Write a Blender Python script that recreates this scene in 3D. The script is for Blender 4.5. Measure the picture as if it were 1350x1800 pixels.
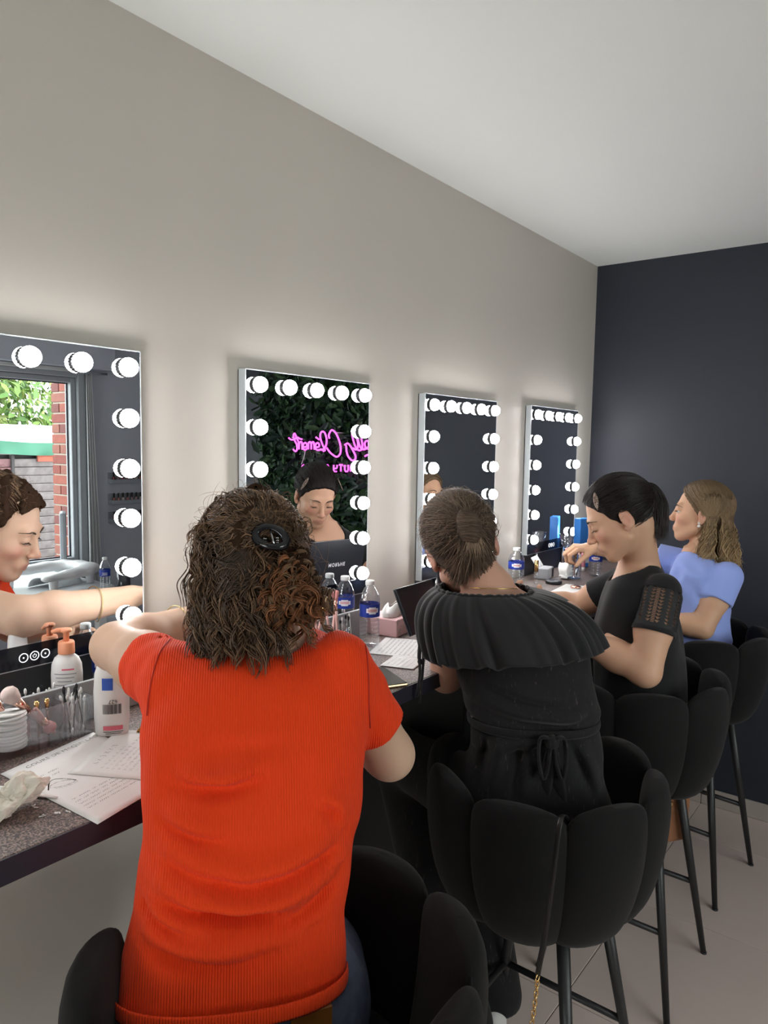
import bpy, bmesh, math, random
import numpy as np
from mathutils import Vector, Matrix, noise as mnoise

for o in list(bpy.data.objects): bpy.data.objects.remove(o, do_unlink=True)
scene = bpy.context.scene
COL = scene.collection

# ------------------------------------------------------------------ camera
# world: x runs along the mirror wall, wall surface is y = 0, the room lies at y < 0, floor z = 0
CAM = np.array([0.0, -1.3853, 1.610])
FPX, YAW, PITCH, ROLL = 1277.89, 0.654766, 0.0896096, 0.0162770
_f0 = np.array([math.cos(YAW) * math.cos(PITCH), math.sin(YAW) * math.cos(PITCH), -math.sin(PITCH)])
_r0 = np.array([math.sin(YAW), -math.cos(YAW), 0.0])
_u0 = np.cross(_r0, _f0)
_cx = math.cos(ROLL) * _r0 + math.sin(ROLL) * _u0
_cy = -math.sin(ROLL) * _r0 + math.cos(ROLL) * _u0
cam_data = bpy.data.cameras.new('camera')
cam_data.sensor_fit = 'VERTICAL'; cam_data.sensor_height = 36.0
cam_data.lens = FPX / 1800.0 * 36.0
cam_data.clip_start = 0.02
cam = bpy.data.objects.new('camera', cam_data); COL.objects.link(cam)
cam.matrix_world = Matrix(((_cx[0], _cy[0], -_f0[0], CAM[0]), (_cx[1], _cy[1], -_f0[1], CAM[1]), (_cx[2], _cy[2], -_f0[2], CAM[2]), (0, 0, 0, 1)))
scene.camera = cam

# ------------------------------------------------------------------ daylight and exposure
world = bpy.data.worlds.new('world'); scene.world = world
world.use_nodes = True
wn = world.node_tree; wn.nodes.clear()
w_out = wn.nodes.new('ShaderNodeOutputWorld'); w_bg = wn.nodes.new('ShaderNodeBackground')
w_bg.inputs['Color'].default_value = (0.90, 0.955, 0.945, 1); w_bg.inputs['Strength'].default_value = 6.8
wn.links.new(w_bg.outputs[0], w_out.inputs[0])
scene.view_settings.view_transform = 'Standard'; scene.view_settings.look = 'None'
scene.view_settings.exposure = 0.14; scene.view_settings.gamma = 1.0
scene.view_settings.use_curve_mapping = False
scene.cycles.max_bounces = 8; scene.cycles.transparent_max_bounces = 40
scene.cycles.caustics_reflective = False; scene.cycles.caustics_refractive = False
BULB_STRENGTH = 41.0
PANEL_STRENGTH = 9.0

def portal(name, loc, rot, sx, sy):
    l = bpy.data.lights.new(name, 'AREA'); l.shape = 'RECTANGLE'; l.size = sx; l.size_y = sy
    l.cycles.is_portal = True
    o = bpy.data.objects.new(name, l); o.location = loc; o.rotation_euler = rot; COL.objects.link(o)
portal('back_portal', (-2.32, -.9, .75), (0, -math.pi / 2, 0), 1.4, 1.6)
portal('window_portal', (1.33, -3.52, 1.28), (math.pi / 2, 0, 0), 2.66, 1.5)

# ------------------------------------------------------------------ materials
MATS = {}
def mat(name, base=(0.5, 0.5, 0.5), rough=0.5, metal=0.0, spec=0.5, trans=0.0, ior=1.45, emit=None, emit_s=0.0,
        bump=None, var=None, vcol=False, sheen=0.0, sss=0.0, alpha=1.0, coat=0.0):
    """principled material; bump = (noise scale, strength, distance), var = (noise scale, second colour, amount)"""
    if name in MATS: return MATS[name]
    m = bpy.data.materials.new(name); m.use_nodes = True
    nt = m.node_tree; b = nt.nodes['Principled BSDF']
    b.inputs['Base Color'].default_value = (*base, 1); b.inputs['Roughness'].default_value = rough
    b.inputs['Metallic'].default_value = metal; b.inputs['Specular IOR Level'].default_value = spec
    b.inputs['Transmission Weight'].default_value = trans; b.inputs['IOR'].default_value = ior
    b.inputs['Sheen Weight'].default_value = sheen; b.inputs['Coat Weight'].default_value = coat
    b.inputs['Alpha'].default_value = alpha
    if sss:
        b.inputs['Subsurface Weight'].default_value = sss; b.inputs['Subsurface Scale'].default_value = 0.006
        b.inputs['Subsurface Radius'].default_value = (1.0, 0.35, 0.2)
    if emit is not None:
        b.inputs['Emission Color'].default_value = (*emit, 1); b.inputs['Emission Strength'].default_value = emit_s
    tc = nt.nodes.new('ShaderNodeTexCoord')
    src = None
    if vcol:
        a = nt.nodes.new('ShaderNodeAttribute'); a.attribute_name = 'col'; src = a.outputs['Color']
    if var is not None:
        n = nt.nodes.new('ShaderNodeTexNoise'); n.inputs['Scale'].default_value = var[0]; n.inputs['Detail'].default_value = 6
        nt.links.new(tc.outputs['Object'], n.inputs['Vector'])
        r = nt.nodes.new('ShaderNodeValToRGB'); r.color_ramp.elements[0].position = 0.38; r.color_ramp.elements[1].position = 0.66
        nt.links.new(n.outputs['Fac'], r.inputs['Fac'])
        mx = nt.nodes.new('ShaderNodeMix'); mx.data_type = 'RGBA'
        mul = nt.nodes.new('ShaderNodeMath'); mul.operation = 'MULTIPLY'; mul.inputs[1].default_value = var[2]
        nt.links.new(r.outputs['Color'], mul.inputs[0]); nt.links.new(mul.outputs[0], mx.inputs['Factor'])
        if src is not None: nt.links.new(src, mx.inputs['A'])
        else: mx.inputs['A'].default_value = (*base, 1)
        mx.inputs['B'].default_value = (*var[1], 1)
        src = mx.outputs['Result']
    if src is not None: nt.links.new(src, b.inputs['Base Color'])
    if bump is not None:
        n2 = nt.nodes.new('ShaderNodeTexNoise'); n2.inputs['Scale'].default_value = bump[0]; n2.inputs['Detail'].default_value = 4
        nt.links.new(tc.outputs['Object'], n2.inputs['Vector'])
        bp = nt.nodes.new('ShaderNodeBump'); bp.inputs['Strength'].default_value = bump[1]; bp.inputs['Distance'].default_value = bump[2]
        nt.links.new(n2.outputs['Fac'], bp.inputs['Height']); nt.links.new(bp.outputs[0], b.inputs['Normal'])
    MATS[name] = m
    return m

def thin_clear(name, tint=(.97, .985, 1.0), edge=.35):
    """thin clear plastic: mostly see-through, glossier towards its edges"""
    if name in MATS: return MATS[name]
    m = bpy.data.materials.new(name); m.use_nodes = True; nt = m.node_tree; nt.nodes.clear()
    o = nt.nodes.new('ShaderNodeOutputMaterial'); mx = nt.nodes.new('ShaderNodeMixShader'); t = nt.nodes.new('ShaderNodeBsdfTransparent'); g = nt.nodes.new('ShaderNodeBsdfGlossy'); l = nt.nodes.new('ShaderNodeLayerWeight')
    t.inputs['Color'].default_value = (*tint, 1); g.inputs['Roughness'].default_value = .06; g.inputs['Color'].default_value = (.95, .97, 1, 1); l.inputs['Blend'].default_value = edge
    ml = nt.nodes.new('ShaderNodeMath'); ml.operation = 'MULTIPLY_ADD'; ml.inputs[1].default_value = .65; ml.inputs[2].default_value = .05
    nt.links.new(l.outputs['Facing'], ml.inputs[0]); nt.links.new(ml.outputs[0], mx.inputs[0]); nt.links.new(t.outputs[0], mx.inputs[1]); nt.links.new(g.outputs[0], mx.inputs[2]); nt.links.new(mx.outputs[0], o.inputs[0])
    MATS[name] = m; return m
def rib_bump(m, attr, freq, strength, dist, bsdf='Principled BSDF'):
    """fine relief driven by sin(freq * attribute)"""
    nt = m.node_tree; b = nt.nodes[bsdf]
    a = nt.nodes.new('ShaderNodeAttribute'); a.attribute_name = attr
    mu = nt.nodes.new('ShaderNodeMath'); mu.operation = 'MULTIPLY'; mu.inputs[1].default_value = freq
    si = nt.nodes.new('ShaderNodeMath'); si.operation = 'SINE'
    bp = nt.nodes.new('ShaderNodeBump'); bp.inputs['Strength'].default_value = strength; bp.inputs['Distance'].default_value = dist
    nt.links.new(a.outputs['Fac'], mu.inputs[0]); nt.links.new(mu.outputs[0], si.inputs[0]); nt.links.new(si.outputs[0], bp.inputs['Height'])
    for l in list(nt.links):
        if l.to_socket == b.inputs['Normal']:
            nt.links.new(l.from_socket, bp.inputs['Normal'])
    nt.links.new(bp.outputs[0], b.inputs['Normal'])
    return m

# ------------------------------------------------------------------ object helpers
def base_name(n): return n
def link(name, me, m=None, parent=None, smooth=False):
    if m is not None:
        for mm in (m if isinstance(m, (list, tuple)) else [m]): me.materials.append(mm)
    if smooth: me.shade_smooth()
    o = bpy.data.objects.new(name, me); COL.objects.link(o)
    if parent is not None:
        o.parent = parent
        o.matrix_parent_inverse = parent.matrix_world.inverted() if False else Matrix.Identity(4)
    return o
def obj(name, bm, m=None, parent=None, smooth=False, recalc=True):
    if recalc: bmesh.ops.recalc_face_normals(bm, faces=bm.faces)
    me = bpy.data.meshes.new(name); bm.to_mesh(me); bm.free()
    return link(name, me, m, parent, smooth)
def np_obj(name, V, F, m=None, parent=None, smooth=True):
    """V (n,3) float array, F (k,3|4) int array"""
    V = np.asarray(V, dtype=np.float32); F = np.asarray(F, dtype=np.int32)
    me = bpy.data.meshes.new(name)
    me.vertices.add(len(V)); me.vertices.foreach_set('co', V.ravel())
    k = F.shape[1]
    me.loops.add(F.size); me.loops.foreach_set('vertex_index', F.ravel())
    me.polygons.add(len(F)); me.polygons.foreach_set('loop_start', np.arange(0, F.size, k, dtype=np.int32))
    me.polygons.foreach_set('loop_total', np.full(len(F), k, dtype=np.int32))
    me.update(calc_edges=True); me.validate()
    return link(name, me, m, parent, smooth)
def set_attr(o, name, arr):
    me = o.data; arr = np.asarray(arr, dtype=np.float32)
    if arr.ndim == 1:
        a = me.attributes.new(name, 'FLOAT', 'POINT'); a.data.foreach_set('value', arr)
    else:
        a = me.attributes.new(name, 'FLOAT_COLOR', 'POINT')
        if arr.shape[1] == 3: arr = np.concatenate([arr, np.ones((len(arr), 1), np.float32)], 1)
        a.data.foreach_set('color', arr.ravel())
def empty(name, loc=(0, 0, 0), rotz=0.0):
    o = bpy.data.objects.new(name, None); COL.objects.link(o)
    o.empty_display_size = 0.05
    o.location = loc; o.rotation_euler = (0, 0, rotz)
    return o
def tag(o, label=None, cat=None, group=None, kind=None):
    if label: o['label'] = label
    if cat: o['category'] = cat
    if group: o['group'] = group
    if kind: o['kind'] = kind
    return o
def thing(name, label, cat, loc=(0, 0, 0), rotz=0.0, group=None):
    return tag(empty(name, loc, rotz), label, cat, group)
def copy_tree(o, parent=None, label=None):
    c = o.copy(); COL.objects.link(c)
    if parent is not None: c.parent = parent
    if label: c['label'] = label
    for ch in list(o.children): copy_tree(ch, c)
    return c

# ------------------------------------------------------------------ shape helpers (all add to a bmesh)
def B(): return bmesh.new()
def box(bm, x0, x1, y0, y1, z0, z1, bev=0.0, mi=0, seg=1):
    r = bmesh.ops.create_cube(bm, size=1.0)
    vs = r['verts']
    bmesh.ops.scale(bm, vec=(x1 - x0, y1 - y0, z1 - z0), verts=vs)
    bmesh.ops.translate(bm, vec=((x0 + x1) / 2, (y0 + y1) / 2, (z0 + z1) / 2), verts=vs)
    fs = set(f for v in vs for f in v.link_faces)
    if bev > 0:
        es = list(set(e for v in vs for e in v.link_edges))
        rr = bmesh.ops.bevel(bm, geom=es, offset=bev, segments=seg, affect='EDGES', profile=0.6)
        fs = set(rr['faces']) | set(f for f in fs if f.is_valid)
        vs = list(set(v for f in fs for v in f.verts))
    for f in fs: f.material_index = mi
    return vs
def xf(bm, vs, M): bmesh.ops.transform(bm, matrix=M, verts=list(vs))
def lathe(bm, prof, n=24, loc=(0, 0, 0), mi=0, M=None, cap=True):
    """profile of (r, z) turned round z; optional matrix"""
    rings = []; new = []
    for r, z in prof:
        ring = []
        if r < 1e-6:
            v = bm.verts.new((0, 0, z)); ring = [v] * n; new.append(v)
        else:
            for i in range(n):
                a = 2 * math.pi * i / n
                v = bm.verts.new((r * math.cos(a), r * math.sin(a), z)); ring.append(v); new.append(v)
        rings.append(ring)
    for a, b in zip(rings[:-1], rings[1:]):
        for i in range(n):
            j = (i + 1) % n
            q = []
            for v in (a[i], a[j], b[j], b[i]):
                if v not in q: q.append(v)
            if len(q) >= 3:
                f = bm.faces.new(q); f.material_index = mi; f.smooth = True
    if cap:
        for ring in (rings[0], rings[-1]):
            if len(set(ring)) == n:
                f = bm.faces.new(ring); f.material_index = mi
    T = Matrix.Translation(loc)
    if M is not None: T = T @ M
    bmesh.ops.transform(bm, matrix=T, verts=new)
    return new
def frames(pts):
    P = [Vector(p) for p in pts]; n = len(P); out = []
    t0 = (P[1] - P[0]).normalized()
    up = Vector((0, 0, 1)) if abs(t0.z) < 0.9 else Vector((1, 0, 0))
    N = t0.cross(up).normalized()
    for i in range(n):
        t = (P[min(i + 1, n - 1)] - P[max(i - 1, 0)])
        t = t.normalized() if t.length > 1e-9 else t0
        N = (N - t * N.dot(t))
        N = N.normalized() if N.length > 1e-6 else t.orthogonal().normalized()
        out.append((P[i], t, N, t.cross(N).normalized()))
    return out
def tube(bm, pts, r, n=8, mi=0, closed=False, sx=1.0, sy=1.0, cap=True):
    """sweep a (possibly flattened) circle along points; r is a number or a list"""
    fr = frames(pts); rings = []
    for i, (p, t, a, b) in enumerate(fr):
        rr = r[i] if isinstance(r, (list, tuple, np.ndarray)) else r
        rings.append([bm.verts.new(p + a * (rr * sx * math.cos(2 * math.pi * k / n)) + b * (rr * sy * math.sin(2 * math.pi * k / n))) for k in range(n)])
    m = len(rings)
    for i in range(m if closed else m - 1):
        A, C = rings[i], rings[(i + 1) % m]
        for k in range(n):
            f = bm.faces.new((A[k], A[(k + 1) % n], C[(k + 1) % n], C[k])); f.material_index = mi; f.smooth = True
    if cap and not closed:
        for ring in (rings[0], rings[-1]):
            f = bm.faces.new(ring); f.material_index = mi
    return [v for r_ in rings for v in r_]
def grid_faces(nu, nv, wrap_u=False, wrap_v=False):
    """vertex index = i*nv + j"""
    I, J = np.meshgrid(np.arange(nu if wrap_u else nu - 1), np.arange(nv if wrap_v else nv - 1), indexing='ij')
    I = I.ravel(); J = J.ravel(); I2 = (I + 1) % nu; J2 = (J + 1) % nv
    return np.stack([I * nv + J, I2 * nv + J, I2 * nv + J2, I * nv + J2], 1)
def spline(pts, n=8):
    """Catmull-Rom through points, n samples a segment"""
    P = [np.array(p, float) for p in pts]
    P = [2 * P[0] - P[1]] + P + [2 * P[-1] - P[-2]]
    out = []
    for i in range(1, len(P) - 2):
        p0, p1, p2, p3 = P[i - 1], P[i], P[i + 1], P[i + 2]
        for k in range(n):
            t = k / n
            out.append(0.5 * ((2 * p1) + (-p0 + p2) * t + (2 * p0 - 5 * p1 + 4 * p2 - p3) * t * t + (-p0 + 3 * p1 - 3 * p2 + p3) * t ** 3))
    out.append(P[-2])
    return out
def text_bm(body, size, M, bm=None, mi=0, ext=0.0, align='CENTER', bold=0.0, space=1.0):
    cu = bpy.data.curves.new('lettering', 'FONT'); cu.body = body; cu.size = size; cu.align_x = align; cu.align_y = 'CENTER'
    cu.extrude = ext; cu.resolution_u = 3; cu.offset = bold; cu.space_character = space
    o = bpy.data.objects.new('lettering', cu); COL.objects.link(o)
    me = bpy.data.meshes.new_from_object(o.evaluated_get(bpy.context.evaluated_depsgraph_get()))
    bpy.data.objects.remove(o, do_unlink=True); bpy.data.curves.remove(cu)
    me.transform(M)
    if bm is None: bm = B()
    k = len(bm.faces); bm.from_mesh(me); bm.faces.ensure_lookup_table()
    for f in bm.faces[k:]: f.material_index = mi
    bpy.data.meshes.remove(me)
    return bm
def basis(o, x, y, z):
    return Matrix(((x[0], y[0], z[0], o[0]), (x[1], y[1], z[1], o[1]), (x[2], y[2], z[2], o[2]), (0, 0, 0, 1)))
def at(px, py, depth):
    """point of the room at a given camera depth along the sight line measured in the photograph"""
    u, v = (px - 675.0) / FPX, (py - 900.0) / FPX
    return CAM + depth * (_f0 + u * _cx - v * _cy)
def nrm(v): v = np.asarray(v, float); return v / np.linalg.norm(v)
# ================================================================== THE SETTING
END_X, BACK_X, OPP_Y, CEIL = 3.460, -2.2, -3.40, 2.489
wall_m = mat('warm_grey_wall_paint', (0.635, 0.60, 0.54), 0.55, spec=0.35, bump=(260, 0.05, 0.002), var=(1.3, (0.615, 0.58, 0.525), 0.5))
ceil_m = mat('white_ceiling_paint', (0.765, 0.795, 0.765), 0.8, spec=0.2, bump=(240, 0.03, 0.002))
dark_m = mat('anthracite_wall_paint', (0.0235, 0.0275, 0.0385), 0.5, spec=0.35, bump=(180, 0.16, 0.003), var=(2.0, (0.028, 0.031, 0.041), 0.6))
grey_m = mat('blue_grey_wall_paint', (0.48, 0.515, 0.585), 0.6, spec=0.3, bump=(200, 0.05, 0.002))
floor_m = mat('grout', (0.30, 0.265, 0.245), 0.8)
tile_m = mat('beige_grey_floor_tile', (0.76, 0.64, 0.575), 0.42, spec=0.4, bump=(30, 0.05, 0.004), var=(3.0, (0.69, 0.58, 0.52), 0.7))
skirt_m = mat('skirting_tile', (0.44, 0.385, 0.35), 0.4, var=(4.0, (0.39, 0.34, 0.31), 0.5))

def struct(name, bm, m, parent=None, smooth=False):
    o = obj(name, bm, m, parent, smooth)
    if parent is None: o['kind'] = 'structure'
    return o
b = B(); box(b, BACK_X, END_X + .15, OPP_Y - .15, .15, -.12, -.006); flo = struct('floor', b, floor_m)
T = 0.60; GAP = 0.003
tile_mesh = None
for i in range(-4, 7):
    for j in range(0, 6):
        x0 = 0.13 + i * T; x1 = x0 + T; y1 = -j * T; y0 = y1 - T
        x0c, x1c, y0c = max(x0, BACK_X), min(x1, END_X), max(y0, OPP_Y)
        if x1c - x0c < .02 or y1 - y0c < .02: continue
        full = (x1c - x0c > T - .001 and y1 - y0c > T - .001)
        if full and tile_mesh is not None:
            o = bpy.data.objects.new('tile', tile_mesh); COL.objects.link(o); o.parent = flo
        else:
            b = B(); w, d = x1c - x0c, y1 - y0c
            box(b, GAP / 2, w - GAP / 2, -d + GAP / 2, -GAP / 2, -0.006, 0, 0.001)
            o = obj('tile', b, tile_m, flo)
            if full: tile_mesh = o.data
        o.location = (x0c, y1, 0)
b = B(); box(b, BACK_X - .15, END_X + .15, OPP_Y - .25, .15, CEIL, CEIL + .12); struct('ceiling', b, ceil_m)
b = B(); box(b, BACK_X - .15, END_X + .15, 0, .15, -.12, CEIL); struct('wall_mirror_side', b, wall_m)
b = B(); box(b, END_X, END_X + .15, OPP_Y, 0, -.12, CEIL); struct('wall_end', b, dark_m)
BY0, BY1, BZ1 = -1.75, -.12, 1.42
b = B(); box(b, BACK_X - .15, BACK_X, OPP_Y, BY0, -.12, CEIL); box(b, BACK_X - .15, BACK_X, BY1, 0, -.12, CEIL); box(b, BACK_X - .15, BACK_X, BY0, BY1, BZ1, CEIL); struct('wall_back', b, wall_m)
# opposite wall with a window and a glass door, both open to the yard
WX0, WX1, WZ0, WZ1 = 0.00, 2.75, 0.72, 2.10
DX0, DX1, DZ1 = -1.80, -0.30, 2.12
b = B()
ya, yb = OPP_Y - .25, OPP_Y
box(b, BACK_X - .15, DX0, ya, yb, -.12, CEIL); box(b, DX0, DX1, ya, yb, DZ1, CEIL)
box(b, DX1, WX0, ya, yb, -.12, CEIL); box(b, WX0, WX1, ya, yb, -.12, WZ0); box(b, WX0, WX1, ya, yb, WZ1, CEIL)
box(b, WX1, END_X + .15, ya, yb, -.12, CEIL)
struct('wall_window_side', b, grey_m)
pvc_m = mat('grey_window_frame', (0.36, 0.385, 0.41), 0.4)
seal_m = mat('rubber_seal', (0.02, 0.02, 0.03), 0.5)
glass_m = mat('window_glass', (1, 1, 1), 0.0, trans=1.0, ior=1.0, spec=0.5, alpha=0.10)
win = tag(empty('window_1', (0, 0, 0)), kind='structure')
def frame_rect(bm, x0, x1, y0, y1, z0, z1, w):
    box(bm, x0, x0 + w, y0, y1, z0, z1, .004); box(bm, x1 - w, x1, y0, y1, z0, z1, .004)
    box(bm, x0 + w, x1 - w, y0, y1, z1 - w, z1, .004); box(bm, x0 + w, x1 - w, y0, y1, z0, z0 + w, .004)
b = B(); frame_rect(b, WX0, WX1, OPP_Y - .11, OPP_Y + .012, WZ0, WZ1, .055); obj('window_frame', b, pvc_m, win)
b = B(); frame_rect(b, WX0 + .056, WX1 - .056, OPP_Y - .10, OPP_Y - .02, WZ0 + .056, WZ1 - .056, .035); obj('window_sash', b, pvc_m, win)
b = B(); frame_rect(b, WX0 + .091, WX1 - .091, OPP_Y - .075, OPP_Y - .06, WZ0 + .091, WZ1 - .091, .008); obj('window_seal', b, seal_m, win)
b = B(); box(b, WX0 + .099, WX1 - .099, OPP_Y - .071, OPP_Y - .065, WZ0 + .099, WZ1 - .099); obj('window_pane', b, glass_m, win)
b = B(); box(b, WX0 - .03, WX1 + .03, OPP_Y, OPP_Y + .10, WZ0 - .03, WZ0, .006); obj('window_sill', b, pvc_m, win)
b = B(); box(b, WX0 - .05, 2.93, OPP_Y + .001, OPP_Y + .10, 2.105, 2.46, .006); tag(obj('trim_1', b, grey_m), kind='structure')
b = B(); box(b, WX0 - .05, 2.70, OPP_Y + .013, OPP_Y + .045, 2.078, 2.103, .004); obj('curtain_rail', b, mat('pale_rail', (.55, .56, .55), .4), win)
dor = tag(empty('door_1', (0, 0, 0)), kind='structure')
b = B(); frame_rect(b, DX0, DX1, OPP_Y - .10, OPP_Y + .0, 0.002, DZ1, .08); obj('door_frame', b, pvc_m, dor)
b = B(); box(b, DX0 + .081, DX1 - .081, OPP_Y - .07, OPP_Y - .025, .083, DZ1 - .081, .003); obj('door_leaf', b, mat('white_door', (.62, .63, .63), .5), dor)
b = B(); tube(b, [(-.48, OPP_Y - .025, 1.05), (-.48, OPP_Y + .04, 1.05), (-.60, OPP_Y + .04, 1.05)], .009); obj('door_handle', b, mat('brushed_steel', (.6, .6, .6), .3, 1.0), dor)
d2 = tag(empty('added_back_opening'), kind='structure')  # glazed opening added out of view to light the figures' backs
b = B()
for y0, y1, z0, z1 in ((BY0, BY0 + .06, .002, BZ1), (BY1 - .06, BY1, .002, BZ1), (BY0 + .06, BY1 - .06, BZ1 - .06, BZ1), (BY0 + .06, BY1 - .06, .002, .06), (-.96, -.91, .06, BZ1 - .06)): box(b, BACK_X - .09, BACK_X - .02, y0, y1, z0, z1, .004)
obj('door_frame', b, pvc_m, d2)
b = B(); box(b, BACK_X - .058, BACK_X - .052, BY0 + .061, -.961, .061, BZ1 - .061); box(b, BACK_X - .058, BACK_X - .052, -.909, BY1 - .061, .061, BZ1 - .061); obj('back_opening_pane', b, glass_m, d2)
# skirting tiles along end wall, mirror wall and window wall
bs = tag(empty('baseboard_end'), kind='structure')
for k in range(6):
    y1 = -k * .6; y0 = max(y1 - .6, OPP_Y)
    b = B(); box(b, END_X - .010, END_X - .0005, y0 + .001, y1 - .001, 0.001, .078, .002); obj('skirting_tile', b, skirt_m, bs)
bs = tag(empty('baseboard_mirror_side'), kind='structure')
for k in range(9):
    x0 = BACK_X + .03 + k * .6; x1 = min(x0 + .6, END_X - .011)
    b = B(); box(b, x0 + .001, x1 - .001, -.010, -.0005, 0.001, .078, .002); obj('skirting_tile', b, skirt_m, bs)

# ================================================================== COUNTER
CZ = 1.075; CF = -0.462
counter_m = mat('speckled_dark_worktop', (0.040, 0.038, 0.042), 0.42, spec=0.55)
nt = counter_m.node_tree; bs_ = nt.nodes['Principled BSDF']; tc = nt.nodes.new('ShaderNodeTexCoord')
n1 = nt.nodes.new('ShaderNodeTexNoise'); n1.inputs['Scale'].default_value = 420; n1.inputs['Detail'].default_value = 3
rp = nt.nodes.new('ShaderNodeValToRGB'); rp.color_ramp.elements[0].position = .42; rp.color_ramp.elements[1].position = .66
rp.color_ramp.elements[0].color = (0.040, 0.034, 0.034, 1); rp.color_ramp.elements[1].color = (0.36, 0.265, 0.23, 1)  # real speckle, its light brown raised to stand in for window glare
nt.links.new(tc.outputs['Object'], n1.inputs['Vector']); nt.links.new(n1.outputs['Fac'], rp.inputs['Fac']); nt.links.new(rp.outputs[0], bs_.inputs['Base Color'])
rr = nt.nodes.new('ShaderNodeMapRange'); rr.inputs['To Min'].default_value = .34; rr.inputs['To Max'].default_value = .6
nt.links.new(n1.outputs['Fac'], rr.inputs['Value']); nt.links.new(rr.outputs[0], bs_.inputs['Roughness'])
edge_m = mat('dark_worktop_edge', (0.022, 0.020, 0.030), 0.4)
black_panel_m = mat('black_board', (0.012, 0.012, 0.014), 0.5)
ctr = thing('worktop', 'long dark speckled worktop running under the row of lit mirrors', 'counter', (0, 0, 0))
b = B(); box(b, -1.2, END_X - .002, CF + .002, -.001, CZ - .035, CZ, .0015); obj('top', b, counter_m, ctr)
b = B(); box(b, -1.2, END_X - .002, CF - .001, CF + .002, CZ - .036, CZ - .001); obj('edge_band', b, edge_m, ctr)
for x in (-.9, 1.62, 3.44):
    b = B(); box(b, x - .02, x + .016, CF + .03, -.012, .001, CZ - .035, .002); obj('support_panel', b, black_panel_m, ctr)
for x in (.55, 2.5):
    b = B(); box(b, x - .012, x + .012, -.30, -.004, CZ - .075, CZ - .0355, .002); box(b, x - .012, x + .012, -.03, -.004, CZ - .3, CZ - .07, .002)
    obj('bracket', b, mat('grey_steel', (.42, .42, .42), .45, .3), ctr)
b = B(); box(b, -.6, 1.59, -.108, -.100, CZ + .0005, CZ + .077, .001)
tag(obj('rail', b, mat('grey_rail', (.40, .41, .42), .4, spec=.4)), 'low grey upstand rail along the back of the worktop behind the clear organiser', 'rail')

# ================================================================== MIRRORS
mirror_m = mat('mirror_silver', (0.90, 0.925, 0.935), 0.0, 1.0)
alu_m = mat('pale_blue_grey_metal', (0.60, 0.66, 0.69), 0.35, 0.35)
mback_m = mat('black_back', (.01, .01, .012), .5)
bulb_m = mat('lit_white_bulb', (1, 1, 1), 0.4, emit=(1.0, 0.975, 0.985), emit_s=BULB_STRENGTH)
sock_m = mat('dark_socket', (0.02, 0.02, 0.022), 0.4, 0.0)
icon_m = mat('lit_touch_icon', (1, 1, 1), 0.5, emit=(0.9, 0.95, 1.0), emit_s=1.0)
MT = 0.028; MW, MH = 0.480, 0.622
b = B(); lathe(b, [(0, 0.0315), (.006, .0307), (.012, .0277), (.0168, .0225), (.0192, .0163), (.0196, .0120), (.0192, .0086), (.0186, .0070), (0, .0070)], 20); bulb_mesh = bpy.data.meshes.new('bulb'); b.to_mesh(bulb_mesh); b.free(); bulb_mesh.materials.append(bulb_m); bulb_mesh.shade_smooth()
b = B()
lathe(b, [(.0190, 0.0), (.0193, .0004), (.0192, .0062), (.0180, .0070)], 20)
for k in range(20):
    a = 2 * math.pi * k / 20
    vs = box(b, .0188, .0199, -.0012, .0012, .0003, .0062); xf(b, vs, Matrix.Rotation(a, 4, 'Z'))
sock_mesh = bpy.data.meshes.new('socket'); b.to_mesh(sock_mesh); b.free(); sock_mesh.materials.append(sock_m)
out_rot = Matrix.Rotation(math.pi / 2, 4, 'X')           # local z -> world -y
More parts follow.
